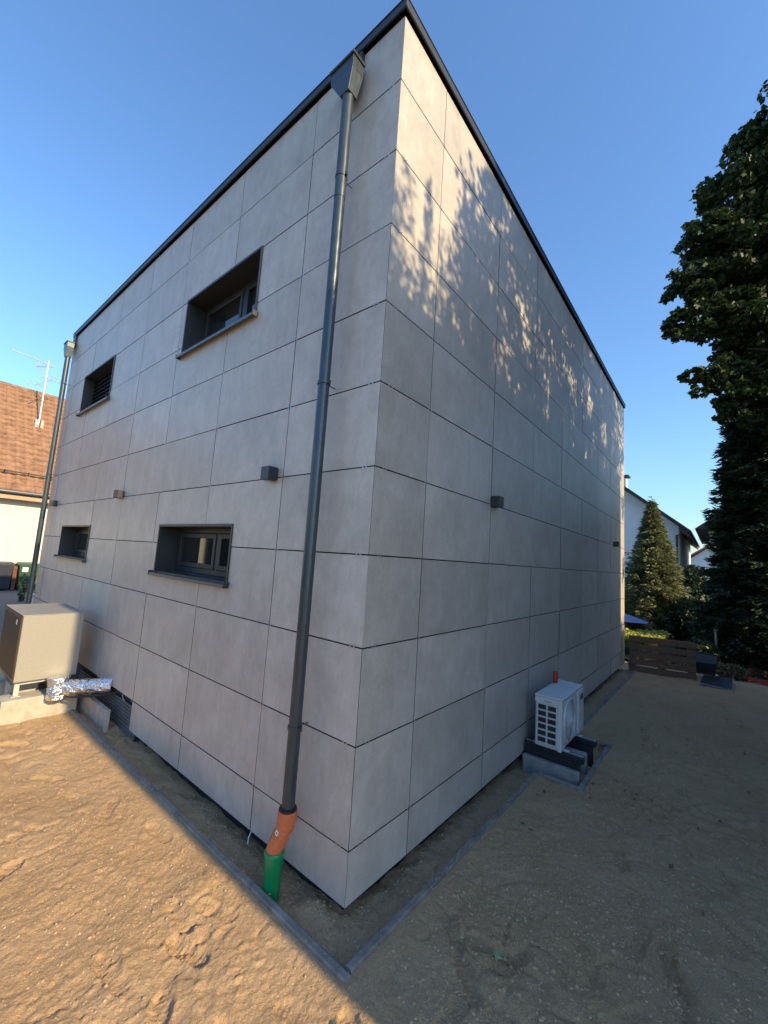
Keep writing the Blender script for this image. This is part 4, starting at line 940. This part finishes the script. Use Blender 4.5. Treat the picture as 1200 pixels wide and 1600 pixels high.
b.build('canopy', 'blue', pr); b = MB(); b.tube([(13.1, .75, GZ), (13.1, .75, .615)], .02, 8); b.build('pole', 'alu', pr)

# beyond the right edge of the view: the boundary hedge and trees that shade the wall and yard
TE = math.tan(ELEV)
def hedge(name, label, x0, x1, y0, y1, z1, seed, nl):
    o = empty(name, label, 'hedge'); i = .14
    MB().box(x0, x1, y0+i, y1-i, GZ, z1-.25).build('branches', 'core', o)
    g = np.random.default_rng(seed); A = [(x1-x0)*(z1-GZ), (x1-x0)*(z1-GZ), (y1-y0)*(z1-GZ), (y1-y0)*(z1-GZ), (x1-x0)*(y1-y0)]; P = []
    x0 += .06; x1 -= .06
    for k, ar in enumerate(A):
        n = int(nl*ar/sum(A)); u = g.random(n); v = g.random(n); w = g.random(n)*.13
        if k == 0: p = np.stack([x0+u*(x1-x0), y0+w, GZ+v*(z1-GZ)], -1)
        elif k == 1: p = np.stack([x0+u*(x1-x0), y1-w, GZ+v*(z1-GZ)], -1)
        elif k == 2: p = np.stack([x0+w, y0+u*(y1-y0), GZ+v*(z1-GZ)], -1)
        elif k == 3: p = np.stack([x1-w, y0+u*(y1-y0), GZ+v*(z1-GZ)], -1)
        else: p = np.stack([x0+u*(x1-x0), y0+v*(y1-y0), z1-.26+w*2+.1*vnoise(u*9, v*9, 1.)], -1)
        P.append(p)
    V, F = leaves(np.concatenate(P), .055, None, .55, seed); raw('foliage', V, F, 'hedge', o); return o
hedge('clipped_hedge', 'tall clipped evergreen hedge along the boundary outside the right edge', -.265, 9.02, -6.5, -5.2, 4.05+5.3*TE, 51, 30000)
hedge('clipped_hedge', 'lower clipped hedge continuing the boundary towards the garden', 8.98, 10.5, -6.45, -5.25, .75+5.3*TE, 52, 5000)
hedge('reflection_hedge', 'unseen low hedge added on the left for the windows to reflect', -13.2, -12.0, -4.0, 30.0, 2.7, 53, 9000)  # out of view, added so the lower panes mirror foliage
SL = []
def slobe(xw, zw, y, r, rz=None):    # lobe whose shadow falls about (xw, zw) on the right facade
    y += 2.3; SL.append(((xw+(-y)*math.tan(DEL), y, zw-y*TE), (r, r, rz or r)))
for a in [(1.6, 4.5, -8.8, .8, 1.0), (2.6, 4.9, -8.9, 1.0, 1.3), (3.6, 4.6, -9.0, 1.1, 1.3), (4.7, 4.9, -9.2, 1.2, 1.4), (5.9, 4.6, -9.2, 1.2, 1.3), (7.0, 4.9, -9.0, 1.1, 1.4), (8.1, 4.6, -8.8, .9, 1.2), (2.3, 6.2, -9.2, 1.1, 1.2), (3.5, 6.5, -9.4, 1.3, 1.3), (5.0, 6.6, -9.6, 1.4, 1.3), (6.6, 6.5, -9.4, 1.3, 1.3), (7.9, 6.2, -9.0, 1.1, 1.2),
          (3.2, 8.2, -9.8, 1.4, 1.4), (4.9, 8.8, -10., 1.6, 1.5), (6.7, 8.3, -9.8, 1.5, 1.4), (1.25, 5.2, -8.6, .4, .6), (9.15, 5.0, -8.7, .4, .8), (9.3, 5.9, -8.9, .5, .5), (9.3, 3.4, -8.4, .22, .35), (9.35, 1.9, -8.4, .16, .4)]+[(1.3+.72*i, 4.0+.25*math.sin(i*2.1), -8.7-.2*(i % 3), .72, .8) for i in range(11)]+[(2.0+.8*i, 5.7+.2*math.sin(i*1.7), -9.0-.25*(i % 3), .8, .85) for i in range(9)]: slobe(*a)
broadleaf('boundary_tree', 'leafy tree behind the hedge outside the right edge casting the dappled shade', (4.6, -7.3, GZ), SL, 44000, .060, 'hedge', .22, 61, sub=60)
# young upright shoots above the hedge top near its left end
sh = empty('hedge_shoots', 'upright leafy shoots above the left end of the tall hedge', 'shoots'); b = MB(); P = []
rs = random.Random(5); g = np.random.default_rng(66)
for i in range(30):
    x = rs.uniform(-.1, 1.6); y = rs.uniform(-6.2, -5.5); zt = 4.05+max(0, x-.25)*.85+rs.uniform(-.2, .8); ztop = zt-y*TE; zb_ = 3.75+5.3*TE
    b.tube([(x, y, zb_), (x+rs.uniform(-.12, .12), y, (zb_+ztop)/2), (x+rs.uniform(-.15, .15), y, ztop)], [.014, .009, .003], 5)
    n = int(60*(ztop-zb_)); t = g.random(n)**1.25; P.append(np.stack([x+g.normal(size=n)*.09*(1-t*.85), y+g.normal(size=n)*.09*(1-t*.85), zb_+(ztop-zb_)*t], -1))
b.build('stem', 'bark', sh); V, F = leaves(np.concatenate(P), .055, np.array([.0, 0, 0.]), .35, 67); raw('foliage', V, F, 'hedge', sh)
